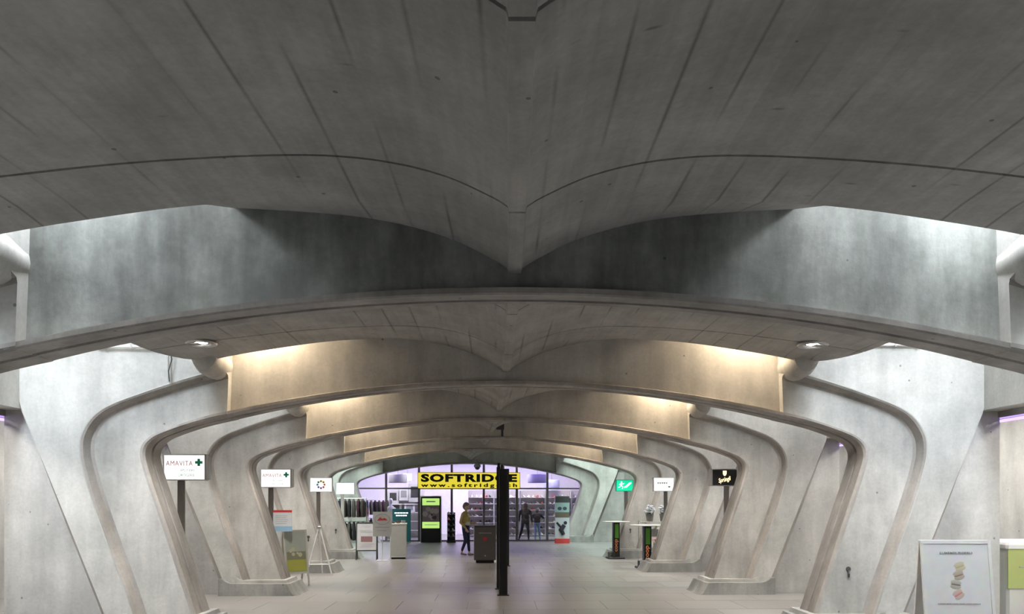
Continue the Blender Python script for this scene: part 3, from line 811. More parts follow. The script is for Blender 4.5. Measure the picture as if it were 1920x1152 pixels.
mb = MB(); mb.lathe([(0, -.01), (.02, -.01), (.02, 0), (0, 0)], 10, Matrix.Translation((0, -.226, .2)), 'y'); part('lock', mb, M_STEEL, t)

# ---------------------------------------------------------------- standing tables with vertical lettering
M_ORANGE = mat('orange_lettering', (.75, .27, .10), .5); M_LEAF = mat('green_lettering', (.10, .33, .03), .5)
for px, yb_, wpx, ppx, pw, lab in ((1155, 1048, 52, 1154, 12, 'farther standing table with orange letters and a green strip on its black column'),
                                   (1213, 1066, 64, 1212, 14, 'nearer standing table with orange letters and a green strip on its black column')):
    d = F_PX * EYE / (yb_ - 938); X = sx_of(px, d)
    zt = 1.08; R_ = wpx * d / F_PX / 2
    t = thing('standing_table', lab, 'table', (X, d, 0), .1, 'standing tables by the right legs')
    mb = MB(); mb.lathe([(0, zt - .025), (R_ - .02, zt - .025), (R_, zt - .012), (R_, zt - .004), (R_ - .01, zt), (0, zt)], 32); part('tabletop', mb, M_BOX, t, 40)
    hw = pw * d / F_PX / 2
    mb = MB(); mb.rbox(-hw, hw, -hw, hw, .05, zt - .03, .01); part('column', mb, M_BLACK, t)
    mb = MB(); mb.rbox(-.26, .22, -.2, .2, 0, .05, .01); part('base', mb, M_DARK, t)
    mb = MB()   # open frame block on the base
    for a in ((-.26, -.235, 0, .17), (-.11, -.085, 0, .17), (-.26, -.085, .145, .17)): mb.box(a[0], a[1], -.2, -.08, a[2] + .05, a[3] + .03)
    part('weight_frame', mb, M_DARK, t)
    o = text('coop', .36, hw * 1.15, M_ORANGE, t, (0, -hw - .004, .39), bold=.02, roll=-PI / 2)
    mb = MB(); mb.box(-hw * .6, hw * .6, -hw - .006, -hw - .001, .60, 1.0); part('green_strip', mb, M_LEAF, t)

# ---------------------------------------------------------------- flower stall between the fourth and fifth arch
d0 = 20.6
t = thing('flower_stand', 'stepped wire flower stand beside the fourth arch', 'stand', (sx_of(1236, d0), d0, 0), .1)
FX = sx_of(1236, d0)
for k, (yy, zz) in enumerate(((-.25, .35), (.05, .72), (.35, 1.12))):
    mb = MB(); mb.box(-.42, .42, yy - .15, yy + .15, zz - .02, zz); part('shelf', mb, M_BOX, t)
for s_ in (-1, 1):
    mb = MB(); mb.tube([(s_ * .42, -.42, 0), (s_ * .42, .5, 1.15), (s_ * .42, .52, 1.15), (s_ * .42, .52, 0)], .007); part('side_frame', mb, M_STEEL, t)
def bucket(label, loc, col, fcol, n_, seed, r=.11, h=.2):
    t = thing('flower_bucket', label, 'flowers', loc, .1, 'buckets of flowers on the stand')
    mb = MB(); mb.lathe([(0, 0), (r * .75, 0), (r, h), (r * .93, h), (r * .7, .02), (0, .02)], 18); part('bucket', mb, mat('bucket_grey', (.22, .22, .21), .4), t, 40)
    rnd = random.Random(seed)
    st = MB(); fl = MB()
    for k in range(n_):
        a = rnd.uniform(0, 2 * PI); q = rnd.uniform(.02, r * 1.2); z_ = h + rnd.uniform(.03, .22 if loc[2] > 1 else .12)
        e = (q * math.cos(a), q * math.sin(a), z_)
        st.tube([(e[0] * .4, e[1] * .4, .03), e], .004, 5)
        for j in range(5):
            b = 2 * PI * j / 5
            fl.ball((e[0] + .022 * math.cos(b), e[1] + .022 * math.sin(b), e[2] + .008), (.022, .022, .012), 6, 4)
        fl.ball((e[0], e[1], e[2] + .014), .016, 6, 4)
    part('stems', st, mat('stem_green', (.08, .18, .05), .6), t)
    part('blossoms', fl, mat(fcol[0], fcol[1], .6), t)
WB = ('blossom_white', (.78, .80, .88)); PK = ('blossom_pink', (.65, .28, .28)); BG = ('blossom_cream', (.62, .52, .45))
cs, sn = math.cos(.1), math.sin(.1)
for k, (lx, ly, z_, fc, lab, nn) in enumerate(((-.16, .35, 1.12, WB, 'white flowers in a grey bucket on the top shelf beside the arch leg', 40), (.22, .35, 1.12, WB, 'white flowers in a grey bucket on the top shelf below the lightbox', 40),
                                              (-.12, .05, .72, BG, 'cream flowers in a grey bucket on the middle shelf', 12), (.2, .05, .72, BG, 'cream flowers on the middle shelf next to the wire frame', 12),
                                              (-.12, -.25, .35, PK, 'pink flowers in a grey bucket on the lowest shelf', 12), (.2, -.25, .35, PK, 'pink flowers on the lowest shelf next to the arch foot', 12))):
    bucket(lab, (FX + lx * cs - ly * sn, d0 + lx * sn + ly * cs, z_ + .003), None, fc, nn, 40 + k)

# ---------------------------------------------------------------- clothes
def garment_mesh(m, seed, long_=.62):
    rnd = random.Random(seed); wv = rnd.uniform(.9, 1.1)
    prof = [(0, .0, .03), (.05, .06, .04), (.07, .17, .045), (.16, .20, .05), (.30, .19, .06), (.45, .20, .055), (long_, .21 * wv, .06)]
    rings = []
    for z_, hw, th in prof:
        rings.append([Vector((max(hw, .03) * math.cos(2 * PI * k / 12), th * math.sin(2 * PI * k / 12) * (1 + .25 * math.sin(3 * k + seed)), -z_)) for k in range(12)])
    mb = MB(); mb.loft(rings)
    for s_ in (-1, 1): mb.tube([(s_ * .15, 0, -.07), (s_ * .22, .0, -.25), (s_ * .235, -.01, -.45), (s_ * .24, -.02, -.60)], [.05, .058, .05, .042], 8)
    return mb.mesh('garment', [m], 50)
GC = [(.02, .02, .025), (.035, .03, .035), (.07, .055, .05), (.02, .025, .05), (.10, .085, .075), (.02, .02, .02), (.14, .12, .11), (.08, .03, .04)]
GM = [garment_mesh(mat('cloth_%d' % k, GC[k], .9), k) for k in range(8)]
GN = ['black', 'charcoal', 'brown grey', 'navy', 'taupe', 'jet black', 'stone grey', 'dark wine']
def rack(label, loc, rz, zbar, length, nlow, where, upper=True):
    t = thing('clothes_rack', label, 'clothes rack', loc, rz)
    mb = MB(); mb.tube([(-length / 2, 0, zbar), (length / 2, 0, zbar)], .014); part('rail', mb, M_STEEL, t)
    if upper:
        mb = MB(); mb.tube([(-length / 2, .0, zbar - .78), (length / 2, .0, zbar - .78)], .014); part('lower_rail', mb, M_STEEL, t)
    for s_ in (-1, 1):
        mb = MB(); mb.tube([(s_ * length / 2, 0, .03), (s_ * length / 2, 0, zbar + .02)], .016); part('upright', mb, M_STEEL, t)
        mb = MB(); mb.box(s_ * length / 2 - .02, s_ * length / 2 + .02, -.25, .25, 0, .03); part('foot', mb, M_STEEL, t)
    c_, s2 = math.cos(rz), math.sin(rz)
    for row in range(2 if upper else 1):
        for k in range(nlow):
            lx = -length / 2 + .12 + (length - .24) * k / (nlow - 1)
            g = obj('hanging_garment', GM[(k * 3 + row * 5) % 8], None, (loc[0] + lx * c_, loc[1] + lx * s2, zbar - .016 - .78 * row), rz + PI / 2 + .08 * math.sin(5 * k + row))
            tag(g, '%s garment, %s on the %s rail of the rack %s' % (GN[(k * 3 + row * 5) % 8], ['first', 'second', 'third', 'fourth', 'fifth', 'sixth', 'last'][k], 'upper' if row == 0 else 'lower', where), 'clothing', 'garments on the rack ' + where)
rack('steel clothes rack crowded with dark garments in front of the farthest left leg', (sx_of(655, 26.2), 26.2, 0), .1, 1.75, 1.15, 7, 'by the blank sign')

# ---------------------------------------------------------------- little technical things on the concrete
for sx, x0, x1, yy, side in ((-1, 180, 302, 650, 'left'), (1, 1612, 1732, 647, 'right')):
    d = RIB_Y[1] - .17 + sx * .08
    a, b = sx_of(x0, d), sx_of(x1, d); z_ = H(yy, d)
    t = thing('conduit_pipe', 'thin white pipe running high along the concrete beside the %s end of the vault' % side, 'pipe', (0, d, z_))
    sh = -sx * .0
    mb = MB(); mb.tube([(a, 0, 0), (b, 0, 0)], .018, 10); part('pipe', mb, M_WHITE, t, 50)
    mb = MB()
    for q in (.15, .55, .9): mb.box(a + (b - a) * q - .012, a + (b - a) * q + .012, -.024, .022, -.024, .024)
    part('clip', mb, M_STEEL, t)
    if sx < 0:
        mb = MB(); mb.tube([(b, 0, 0), (b + .05, -.01, .01), (b + .085, -.01, -.05), (b + .09, 0, -.2), (b + .085, 0, -.38), (b + .10, 0, -.44)], .011, 8); part('drop_pipe', mb, M_STEEL, t, 60)
        mb = MB(); mb.tube([(b + .04, -.02, .03), (b + .12, -.03, -.04), (b + .14, -.02, -.16), (b + .10, -.02, -.30), (b + .11, -.02, -.43)], .007, 6); part('cable', mb, M_DARK, t, 60)
p = W(.06, RIB_Y[3] - .1); zq = H(789, 18.2)
t = thing('hanging_bracket', 'dark T-shaped bracket hanging from the beam over the black posts', 'bracket', (sx_of(938, 18.0), 18.0, 0), 0)
z1, z0 = H(788, 18.0), H(819, 18.0)
mb = MB(); mb.box(-.09, .09, -.04, .04, z1 - .05, zs(0) + .02); part('top_plate', mb, M_DARK, t)
mb = MB(); mb.box(.02, .07, -.02, .02, z0, z1 - .05); part('stem', mb, M_DARK, t)
t = thing('dome_camera', 'grey dome camera under the farthest arch above the yellow sign', 'camera', (sx_of(895, 30.8), 30.8, zb(0)), .1)
mb = MB(); mb.lathe([(0, .02), (.05, .02), (.09, -.02), (.13, -.06), (.14, -.14), (.0, -.141)], 18); part('housing', mb, M_GREY, t, 40)
mb = MB(); mb.ball((0, 0, -.16), (.10, .10, .09)); part('dome', mb, M_DARK, t, 60)
mb = MB(); mb.tube([(0, .0, .0), (0, .1, .12), (0, .3, .15)], .03); part('arm', mb, M_GREY, t)

# ---------------------------------------------------------------- the sports shop at the end
YF = 31.75; RZF = heading(31.4)
def FXr(px): return (px - 881) * 31.7 / F_PX          # metres from the axis of the passage
struct(part('wall_far', strip(-7.5, 7.5, 0, 4.6, 38.2, 38.4, n=1), mat('shop_white_wall', (.72, .70, .72), .7)), 'rear wall of the shop')
for sx, nm in ((-1, 'left'), (1, 'right')):
    struct(part('wall_' + nm, strip(sx * 6.0, sx * 6.15, 0, 4.6, 31.75, 38.3, n=2), MATS['shop_white_wall']), 'side wall of the shop')
struct(part('ceiling', strip(-6.1, 6.1, 3.55, 3.65, 31.85, 38.3, n=2), MATS['shop_white_wall']), 'pale ceiling of the shop')
struct(part('wall_front', strip(-6.1, 6.1, 3.5, 4.6, 31.72, 31.85, n=1), M_SIDE), 'wall above the shop window')
for sx in (-1, 1): struct(part('wall_front', strip(sx * 4.75, sx * 8.7, 0, 3.5, 31.7, 31.85, n=1), M_WEB), 'wall beside the shop window')
M_MULL = mat('grey_aluminium', (.16, .15, .145), .4, .6)
win += 1
fr = MB(); strip(-4.75, 4.75, 0, .06, YF - .04, YF + .04, fr, 1); strip(-4.75, 4.75, 3.42, 3.5, YF - .04, YF + .04, fr, 1); strip(-4.75, 4.75, 2.14, 2.2, YF - .035, YF + .035, fr, 1)
wf = struct(part('window_%d' % win, fr, M_MULL), 'grey aluminium shop front')
mulls = [-4.72] + [FXr(x) for x in (727, 788, 849, 909, 971, 1029)] + [4.72]
for X in mulls: part('mullion', strip(X - .045, X + .045, .06, 3.42, YF - .045, YF + .045, n=1), M_MULL, wf)
for k in range(len(mulls) - 1):
    a, b = mulls[k] + .05, mulls[k + 1] - .05
    if k != 3: part('pane', strip(a, b, .065, 2.135, YF - .004, YF + .004, n=1), M_GLASS, wf)
    part('pane', strip(a, b, 2.205, 3.415, YF - .004, YF + .004, n=1), M_GLASS, wf)
# yellow sign
p = W(0, 31.56)
t = thing('shop_name_sign', 'long yellow sign with black shop name and web address over the door', 'sign', (p.x, p.y, 0), RZF)
zt, zb2 = H(886, 31.5), H(917, 31.5)
mb = MB(); mb.box(-2.09, 2.09, 0, .12, zb2, zt); part('case', mb, M_POST, t)
M_YSIGN = mat('lit_yellow', (.8, .70, .06), .5, emit=(.85, .70, .05), estr=.55)
mb = MB(); mb.box(-2.07, 2.07, -.012, 0, zb2 + .02, zt - .02); part('face', mb, M_YSIGN, t)
text('SOFTRIDGE', 3.92, .33, M_INK, t, (0, -.013, zt - .235), bold=.055, spacing=1.14)
text('www.softridge.ch', 3.92, .20, M_INK, t, (0, -.013, zb2 + .125), bold=.04, spacing=1.45)
for s_ in (-1.6, 0.0, 1.6):
    mb = MB(); mb.box(s_ - .03, s_ + .03, .12, .16, zb2 + .1, zt - .1); part('bracket', mb, M_DARK, t)
# shop lamps
M_SHOPL = emis('shop_panel_glow', (1.0, .93, .95), 45.0); M_PURP = emis('purple_panel_glow', (.36, .26, 1.0), 16.0)
k = 0
for X, y in ((-3.6, 33.4), (-1.2, 33.4), (1.2, 33.4), (3.6, 33.4), (-3.6, 35.8), (-1.2, 35.8), (1.2, 35.8), (3.6, 35.8)):
    p = W(X, y); mb = MB(); mb.box(-.5, .5, -.12, .12, -.03, 0); 
    tag(part('shop_lamp', mb, M_SHOPL, None, None, (p.x, p.y, 3.545), RZF), 'white strip lamp on the shop ceiling, %s row, %s place' % ('window' if k < 4 else 'rear', ['first', 'second', 'third', 'last'][k % 4]), 'lamp', 'strip lamps in the shop'); k += 1
for k, y in enumerate((32.3, 34.6, 37.0)):
    p = W(0, y); mb = MB(); mb.box(-4.6, 4.6, -.05, .05, -.025, 0)
    tag(part('light_line', mb, M_PURP, None, None, (p.x, p.y, 3.545), RZF), 'long purple light line on the shop ceiling, %s' % ['just behind the window', 'across the middle', 'along the rear'][k], 'lamp', 'purple light lines in the shop')
PEND = [(746, 898, 33.4, .38, (.30, .29, .27), 'dull grey drum lamp left of the yellow sign'), (764, 896, 34.6, .2, (.8, .8, .8), 'small bright lamp beside the yellow sign'),
        (1008, 898, 33.2, .42, (.35, .32, .45), 'large drum lamp right of the yellow sign'), (1034, 908, 34.4, .36, (.4, .4, .6), 'bluish drum lamp over the shelves')]
for px, py, d, r, col, lab in PEND:
    z_ = H(py, d); t = thing('drum_lamp', lab, 'lamp', (sx_of(px, d), d, z_), 0, 'hanging drum lamps in the shop')
    mb = MB(); mb.lathe([(r, -.18), (r, .16), (r * .96, .18), (0, .18), (0, .16), (r * .94, .14), (r * .97, -.18)], 24); part('drum', mb, mat('drum_' + lab[:5], col, .4), t, 40)
    mb = MB(); mb.lathe([(0, -.16), (r * .95, -.16), (r * .95, -.14), (0, -.14)], 24); part('diffuser', mb, emis('drum_glow', (.85, .85, 1.0), 3.0), t)
    mb = MB(); mb.tube([(0, 0, .18), (0, 0, 3.545 - z_)], .012); part('rod', mb, M_STEEL, t)
# shelf wall with shoes
shoe_cols = [(.04, .04, .04), (.75, .74, .72), (.10, .12, .28), (.45, .08, .08), (.30, .27, .24), (.62, .55, .48), (.05, .22, .25), (.55, .55, .57)]
def shoe_mesh(m):
    mb = MB(); rings = []
    for x, hw, z0, z1 in ((-.13, .028, .0, .10), (-.12, .038, 0, .115), (-.07, .038, 0, .11), (-.02, .036, 0, .085), (.04, .042, 0, .06), (.09, .045, 0, .05), (.125, .036, .004, .038), (.142, .012, .012, .028)):
        rings.append([Vector((x, -hw, z0)), Vector((x, -hw * .9, (z0 + z1) / 2)), Vector((x, -hw * .45, z1)), Vector((x, hw * .45, z1)), Vector((x, hw * .9, (z0 + z1) / 2)), Vector((x, hw, z0))])
    mb.loft(rings); return mb.mesh('shoe', [m], 50)
SH = [shoe_mesh(mat('shoe_%d' % k, c, .6)) for k, c in enumerate(shoe_cols)]
SHN = ['black', 'white', 'blue', 'red', 'grey brown', 'tan', 'teal', 'light grey']
UNIT = MB(); UB = []
M_SHELF = mat('shelf_white', (.70, .67, .66), .5)
mbb = MB(); mbb.box(-.56, .56, .0, .03, .04, 2.12); back_me = mbb.mesh('back_panel', [mat('slat_wall', (.60, .56, .55), .6)])
mbb = MB(); mbb.rbox(-.55, .55, -.26, .0, 0, .022, .005); shelf_me = mbb.mesh('shelf', [M_SHELF])
mbb = MB(); mbb.box(-.56, -.53, -.2, 0, 0, 2.12); side_me = mbb.mesh('side_post', [M_BOX])
mbb = MB(); mbb.box(-.56, .56, -.28, 0, 0, .10); plin_me = mbb.mesh('plinth', [M_BOX])
rnd = random.Random(11)
place = ['beside the door', 'behind the black posts', 'behind the two shoppers', 'next to the tall standee', 'behind the tall standee']
for u_ in range(5):
    Xu = .95 + u_ * 1.14; yy = 34.0
    p = W(Xu - .25, yy); t = thing('shelf_unit', 'white shoe shelf %s' % place[u_], 'shelf', (p.x, p.y, 0), RZF, 'shoe shelves in the shop')
    obj('back_panel', back_me, t); obj('side_post', side_me, t); obj('side_post', side_me, t, (1.09, 0, 0)); obj('plinth', plin_me, t)
    for r in range(7):
        z_ = .14 + r * .275
        obj('shelf', shelf_me, t, (0, 0, z_))
        for k in range(5):
            if rnd.random() < .12: continue
            ci = rnd.choice([0, 0, 1, 1, 1, 2, 3, 4, 5, 5, 7, 7, 6])
            lx = -.40 + .20 * k + rnd.uniform(-.01, .01); ly = -.138
            c_, s2 = math.cos(RZF), math.sin(RZF)
            o = obj('shoe', SH[ci], None, (p.x + lx * c_ - ly * s2, p.y + lx * s2 + ly * c_, z_ + .024), RZF - PI / 2 + rnd.choice([-.45, .0, .3, .5])); o.scale = (.9, .9, .9)
            tag(o, '%s shoe on the %s shelf %s, %s place' % (SHN[ci], ['lowest', 'second', 'third', 'fourth', 'fifth', 'sixth', 'topmost'][r], place[u_], ['first', 'second', 'third', 'fourth', 'last'][k]), 'shoe', 'shoes on the shop shelves')
# left part of the shop: wall shelf with picture boxes and racks
for k, (px, wpx, hpx, py, m) in enumerate(((737, 20, 24, 933, M_BOX), (757, 17, 22, 928, M_WHITE), (778, 24, 34, 925, M_BOX), (768, 20, 16, 953, M_WHITE), (742, 22, 16, 953, M_BOX))):
    d = 34.6; ww, hh = wpx * d / F_PX, hpx * d / F_PX
    t = thing('picture_box', 'pale display box with a dark print, %s in the shop corner' % ['leftmost of the upper three', 'middle of the upper three', 'tallest of the upper three', 'right of the lower two', 'left of the lower two'][k], 'display box', (sx_of(px, d), d, H(py + hpx / 2, d)), RZF, 'display boxes in the shop')
    mb = MB(); mb.rbox(-ww / 2, ww / 2, 0, .25, 0, hh, .01); part('box', mb, m, t)
    mb = MB(); mb.box(-ww * .32, ww * .32, -.006, 0, hh * .25, hh * .85); part('print', mb, M_GREY if k % 2 else M_DARK, t)
p = W(-2.55, 34.75)
t = thing('wall_shelf', 'white stepped display shelf carrying picture boxes in the shop', 'shelf', (sx_of(760, 34.75), 34.75, 0), RZF)
for z_ in (H(945, 34.6) - .02, H(960.5, 34.6) - .02, .75, .35):
    mb = MB(); mb.box(-.85, .85, -.22, .2, z_ - .03, z_); part('shelf', mb, M_SHELF, t)
mb = MB(); mb.box(-.85, .85, .2, .23, 0, 2.3); part('back_panel', mb, M_SHELF, t)
for s_ in (-.86, .82):
    mb = MB(); mb.box(s_, s_ + .04, -.2, .2, 0, 1.9); part('side_panel', mb, M_SHELF, t)
pr = W(-3.9, 33.7)
rack('steel rack of garments behind the left shop window', (pr.x, pr.y, 0), RZF + .3, 1.7, 1.3, 7, 'behind the shop window', True)
# mannequins
def mannequin(label, loc, rz, top_m, h=1.75):
    t = thing('mannequin', label, 'mannequin', loc, rz, 'mannequins behind the shop window')
    mb = MB(); mb.lathe([(0, 0), (.17, 0), (.17, .015), (0, .02)], 18); part('base', mb, M_STEEL, t)
    mb = MB(); mb.tube([(0, 0, .02), (0, 0, .8)], .018); part('pole', mb, M_STEEL, t)
    mb = MB(); sec = [(.78, .13, .09), (.88, .165, .11), (.98, .14, .095), (1.10, .125, .09), (1.25, .165, .11), (1.36, .17, .10), (1.43, .12, .075), (1.47, .05, .05), (1.56, .045, .05)]
    mb.loft([[Vector((a * math.cos(2 * PI * k / 14), b * math.sin(2 * PI * k / 14), z_)) for k in range(14)] for z_, a, b in sec])
    for s_ in (-1, 1): mb.tube([(s_ * .16, 0, 1.37), (s_ * .21, .02, 1.15), (s_ * .20, -.03, .92)], [.05, .042, .035], 8)
    part('torso', mb, top_m, t, 60)
    mb = MB(); mb.ball((0, 0, 1.66), (.075, .09, .115), 14, 10); part('head', mb, M_WHITE, t, 60)
q = W(-3.2, 32.7); mannequin('mannequin in a white jacket behind the shop window', (q.x, q.y, 0), RZF + .4, M_BOX)
q = W(-4.35, 32.5); mannequin('mannequin in a wine red jacket at the edge of the shop window', (q.x, q.y, 0), RZF - .2, mat('wine_jacket', (.25, .06, .06), .7))

# teal banner
d = 30.2; t = thing('teal_banner', 'teal upright banner with two white lines of writing', 'banner', (sx_of(753, d), d, 0), RZF)
zt = H(955, d)
mb = MB(); mb.box(-.36, .36, -.015, .015, .06, zt); part('panel', mb, M_TEAL, t)
mb = MB(); mb.box(-.30, .30, -.16, .16, 0, .02); mb.box(-.36, .36, -.03, .03, .02, .06); part('base', mb, M_STEEL, t)
mb = MB()
for z_, hw in ((zt - .18, .27), (zt - .28, .22)):
    for k in range(5): mb.box(-hw + k * hw * .4, -hw + k * hw * .4 + hw * .33, -.02, -.015, z_, z_ + .05)
part('print_lines', mb, M_SIGNLIT, t)
# digital totem
d = 30.9; t = thing('advertising_totem', 'black advertising totem with lime green bands around a photo', 'display', (sx_of(808, d), d, 0), RZF)
zt = H(932, d)
mb = MB(); mb.rbox(-.39, .39, -.07, .07, 0, zt, .015); part('body', mb, M_INK, t)
mb = MB(); mb.box(-.42, -.39, -.075, .075, 0, zt + .03); mb.box(.39, .42, -.075, .075, 0, zt + .03); mb.box(-.42, .42, -.075, .075, zt, zt + .03); part('frame', mb, M_STEEL, t)
M_LIMEL = mat('lit_lime', (.45, .7, .2), .4, emit=(.45, .72, .18), estr=.7)
zz = lambda py: H(py, d)
mb = MB(); mb.box(-.34, .34, -.078, -.07, zz(948), zz(935)); part('lime_header', mb, M_LIMEL, t)
mb = MB(); mb.box(-.34, .34, -.078, -.07, zz(991), zz(979)); part('lime_footer', mb, M_LIMEL, t)
mb = MB(); mb.box(-.34, .34, -.076, -.07, zz(979), zz(948)); ph = part('photo', mb, mat('photo_mauve', (.28, .19, .22), .5), t)
mb = MB(); blob_print(mb, 0, (zz(979) + zz(948)) / 2, .6, .6, -.078, 7, 5); part('photo_light', mb, mat('photo_pale', (.5, .40, .42), .5), ph)
mb = MB(); blob_print(mb, .05, (zz(979) + zz(948)) / 2, .4, .5, -.084, 4, 9); part('photo_dark', mb, mat('photo_dark', (.07, .05, .07), .5), ph)
mb = MB(); mb.box(-.18, .18, -.082, -.078, zz(942), zz(940)); mb.box(-.25, .25, -.082, -.078, zz(985), zz(984)); part('print_lines', mb, M_GREY, t)
# dark display tower by the door
d = 30.9; t = thing('display_tower', 'dark narrow display tower with small goods beside the shop door', 'display', (sx_of(846, d), d, 0), RZF)
mb = MB(); mb.box(-.18, .18, -.15, .15, 0, .06); part('base', mb, M_INK, t)
mb = MB(); mb.box(-.16, .16, .1, .13, .06, 1.2); part('back', mb, M_INK, t)
for k in range(5):
    mb = MB(); mb.box(-.17, .17, -.14, .1, .22 + .22 * k, .235 + .22 * k); part('shelf', mb, M_DARK, t)
gcs, gsn = math.cos(RZF), math.sin(RZF)
for k in range(10):
    r, c_ = k // 2, k % 2
    lx, ly = (-.08 if c_ == 0 else .08), -.05
    o = obj('shoe', SH[[0, 4, 0, 7, 0, 0, 3, 0, 4, 0][k]], None, (sx_of(846, d) + lx * gcs - ly * gsn, d + lx * gsn + ly * gcs, .237 + .22 * r), RZF - PI / 2 + .2)
    tag(o, '%s shoe on the %s tier of the dark tower, %s' % (SHN[[0, 4, 0, 7, 0, 0, 3, 0, 4, 0][k]], ['lowest', 'second', 'third', 'fourth', 'top'][r], ['door side away', 'door side'][c_]), 'shoe', 'shoes on the dark tower')
# tall standee
d = 30.3; t = thing('poster_standee', 'tall printed standee with goggles and a rider on a red base', 'display', (sx_of(1054, d), d, 0), RZF)
zt = H(930, d); zz = lambda py: H(py, d)
mb = MB(); mb.rbox(-.29, .29, -.10, .10, 0, .2, .02); part('red_base', mb, M_RED, t)
mb = MB(); mb.box(-.28, .28, -.05, .05, .2, zt); part('column', mb, mat('standee_white', (.62, .66, .70), .5), t)
for nm, a, b, c_ in (('dark_panel', 943, 931, (.06, .07, .07)), ('teal_panel', 961, 943, (.35, .5, .5)), ('brown_panel', 971, 961, (.17, .14, .11))):
    mb = MB(); mb.box(-.28, .28, -.056, -.05, zz(a), zz(b)); part(nm, mb, mat('standee_' + nm, c_, .5), t)
mb = MB()
for s_ in (-.1, .1): mb.ball((s_, -.058, zz(954)), (.085, .008, .07), 14, 6)
part('goggles_print', mb, mat('goggle_blue', (.05, .09, .14), .3), t)
mb = MB(); mb.ball((.12, -.054, zz(981)), (.07, .006, .07)); mb.tube([(.08, -.054, zz(985)), (-.05, -.054, zz(994)), (.05, -.054, zz(1003))], [.08, .10, .07], 8); mb.tube([(-.03, -.054, zz(990)), (-.22, -.054, zz(980))], .04, 8)
part('rider_print', mb, mat('rider_dark', (.03, .03, .045), .5), t)

# ---------------------------------------------------------------- counter in the right side shop
p = W(7.05, 10.75)
t = thing('shop_counter', 'white counter with a lime green front at the right edge', 'counter', (p.x, p.y, 0), heading(10.75))
mb = MB(); mb.rbox(-.35, .75, -.55, .45, 0, 1.05, .03); part('body', mb, M_BOX, t)
mb = MB(); mb.rbox(-.38, .78, -.58, .48, 1.05, 1.13, .03); part('top', mb, M_WHITE, t)
mb = MB(); mb.box(-.35, .75, -.565, -.55, .52, 1.05); part('green_front', mb, mat('apple_green', (.44, .50, .17), .5), t)
mb = MB(); mb.box(-.2, .0, -.572, -.565, .80, .812); mb.ball((-.12, -.57, .62), (.02, .006, .02)); part('print_line', mb, M_GREY, t)

# ================================================================== PEOPLE
def person(label, loc, rz, scale, prims, hair, voxel=.011, extra=None):
    """prims: (kind, a, b, r1, r2, material key, flatten) merged to one continuous skin"""
    mb = MB(); tags = []
    for kind, a, b, r1, r2, key in prims:
        if kind == 'c':
            A, B = Vector(a), Vector(b); n_ = 6
            pts = [A + (B - A) * k / n_ for k in range(n_ + 1)]; rr = [r1 + (r2 - r1) * k / n_ for k in range(n_ + 1)]
            mb.tube(pts, rr, 10); mb.ball(A, r1 * .98, 10, 6); mb.ball(B, r2 * .98, 10, 6)
            tags.append((A, B, (r1 + r2) / 2, key))
        else:
            mb.ball(a, b, 14, 10); tags.append((Vector(a), Vector(a), max(b) * .8, key))
    me = mb.mesh('person_raw')
    o = bpy.data.objects.new('person_raw', me); C.objects.link(o)
    md = o.modifiers.new('r', 'REMESH'); md.mode = 'VOXEL'; md.voxel_size = voxel
    sm = o.modifiers.new('s', 'SMOOTH'); sm.factor = .5; sm.iterations = 3
    me2 = bpy.data.meshes.new_from_object(o.evaluated_get(bpy.context.evaluated_depsgraph_get()))
    bpy.data.objects.remove(o)
    keys = sorted(set(x[5] for x in prims)); me2.materials.clear()
    for k in keys: me2.materials.append(PM[k])
    me2.polygons.foreach_set('use_smooth', [True] * len(me2.polygons))
    for f in me2.polygons:
        c = f.center; best = None
        for A, B, r, key in tags:
            ab = B - A; tt = 0 if ab.length < 1e-6 else max(0, min(1, (c - A).dot(ab) / ab.length_squared))
            dd = (c - (A + ab * tt)).length - r
            if best is None or dd < best[0]: best = (dd, key)
        f.material_index = keys.index(best[1])
    body = obj('person', me2, None, loc, rz); body.scale = (scale,) * 3
    tag(body, label, 'person')
    mb = MB()
    for a, b in hair[0]: mb.ball(a, b, 14, 10)
    part('hair', mb, hair[1], body, 60)
    for nm, mbx, m in (extra or []): part(nm, mbx, m, body, 60)
    return body
PM = {k: mat('wear_' + k, c, .8) for k, c in dict(skin=(.55, .36, .28), mustard=(.42, .33, .12), cream=(.60, .57, .50), navy=(.015, .02, .06), sandal=(.22, .18, .16),
      dark=(.035, .032, .03), black=(.012, .012, .012), jeans=(.17, .27, .42), hairgrey=(.22, .18, .15), hairbrown=(.12, .085, .06), hairdark=(.10, .08, .06)).items()}
def hand(p, dirv, side, key='skin'):
    """palm with four curled fingers and a thumb, hanging along dirv"""
    p = Vector(p); dv = Vector(dirv).normalized(); s_ = dv.cross(Vector((0, 1, 0))).normalized() if abs(dv.y) < .9 else Vector((1, 0, 0)); n_ = s_.cross(dv)
    out = [('c', p, p + dv * .07, .024, .03, key)]
    for k, L in enumerate((.062, .072, .068, .052)):
        b = p + dv * .085 + s_ * (-.027 + .018 * k)
        m_ = b + dv * L * .55 + n_ * .008; e = m_ + dv * L * .4 + n_ * .022
        out += [('c', b, m_, .0095, .009, key), ('c', m_, e, .009, .0075, key)]
    b = p + dv * .03 - s_ * .026
    out += [('c', b, b + dv * .03 - s_ * .022, .011, .010, key), ('c', b + dv * .03 - s_ * .022, b + dv * .06 - s_ * .022 + n_ * .01, .010, .008, key)]
    return out
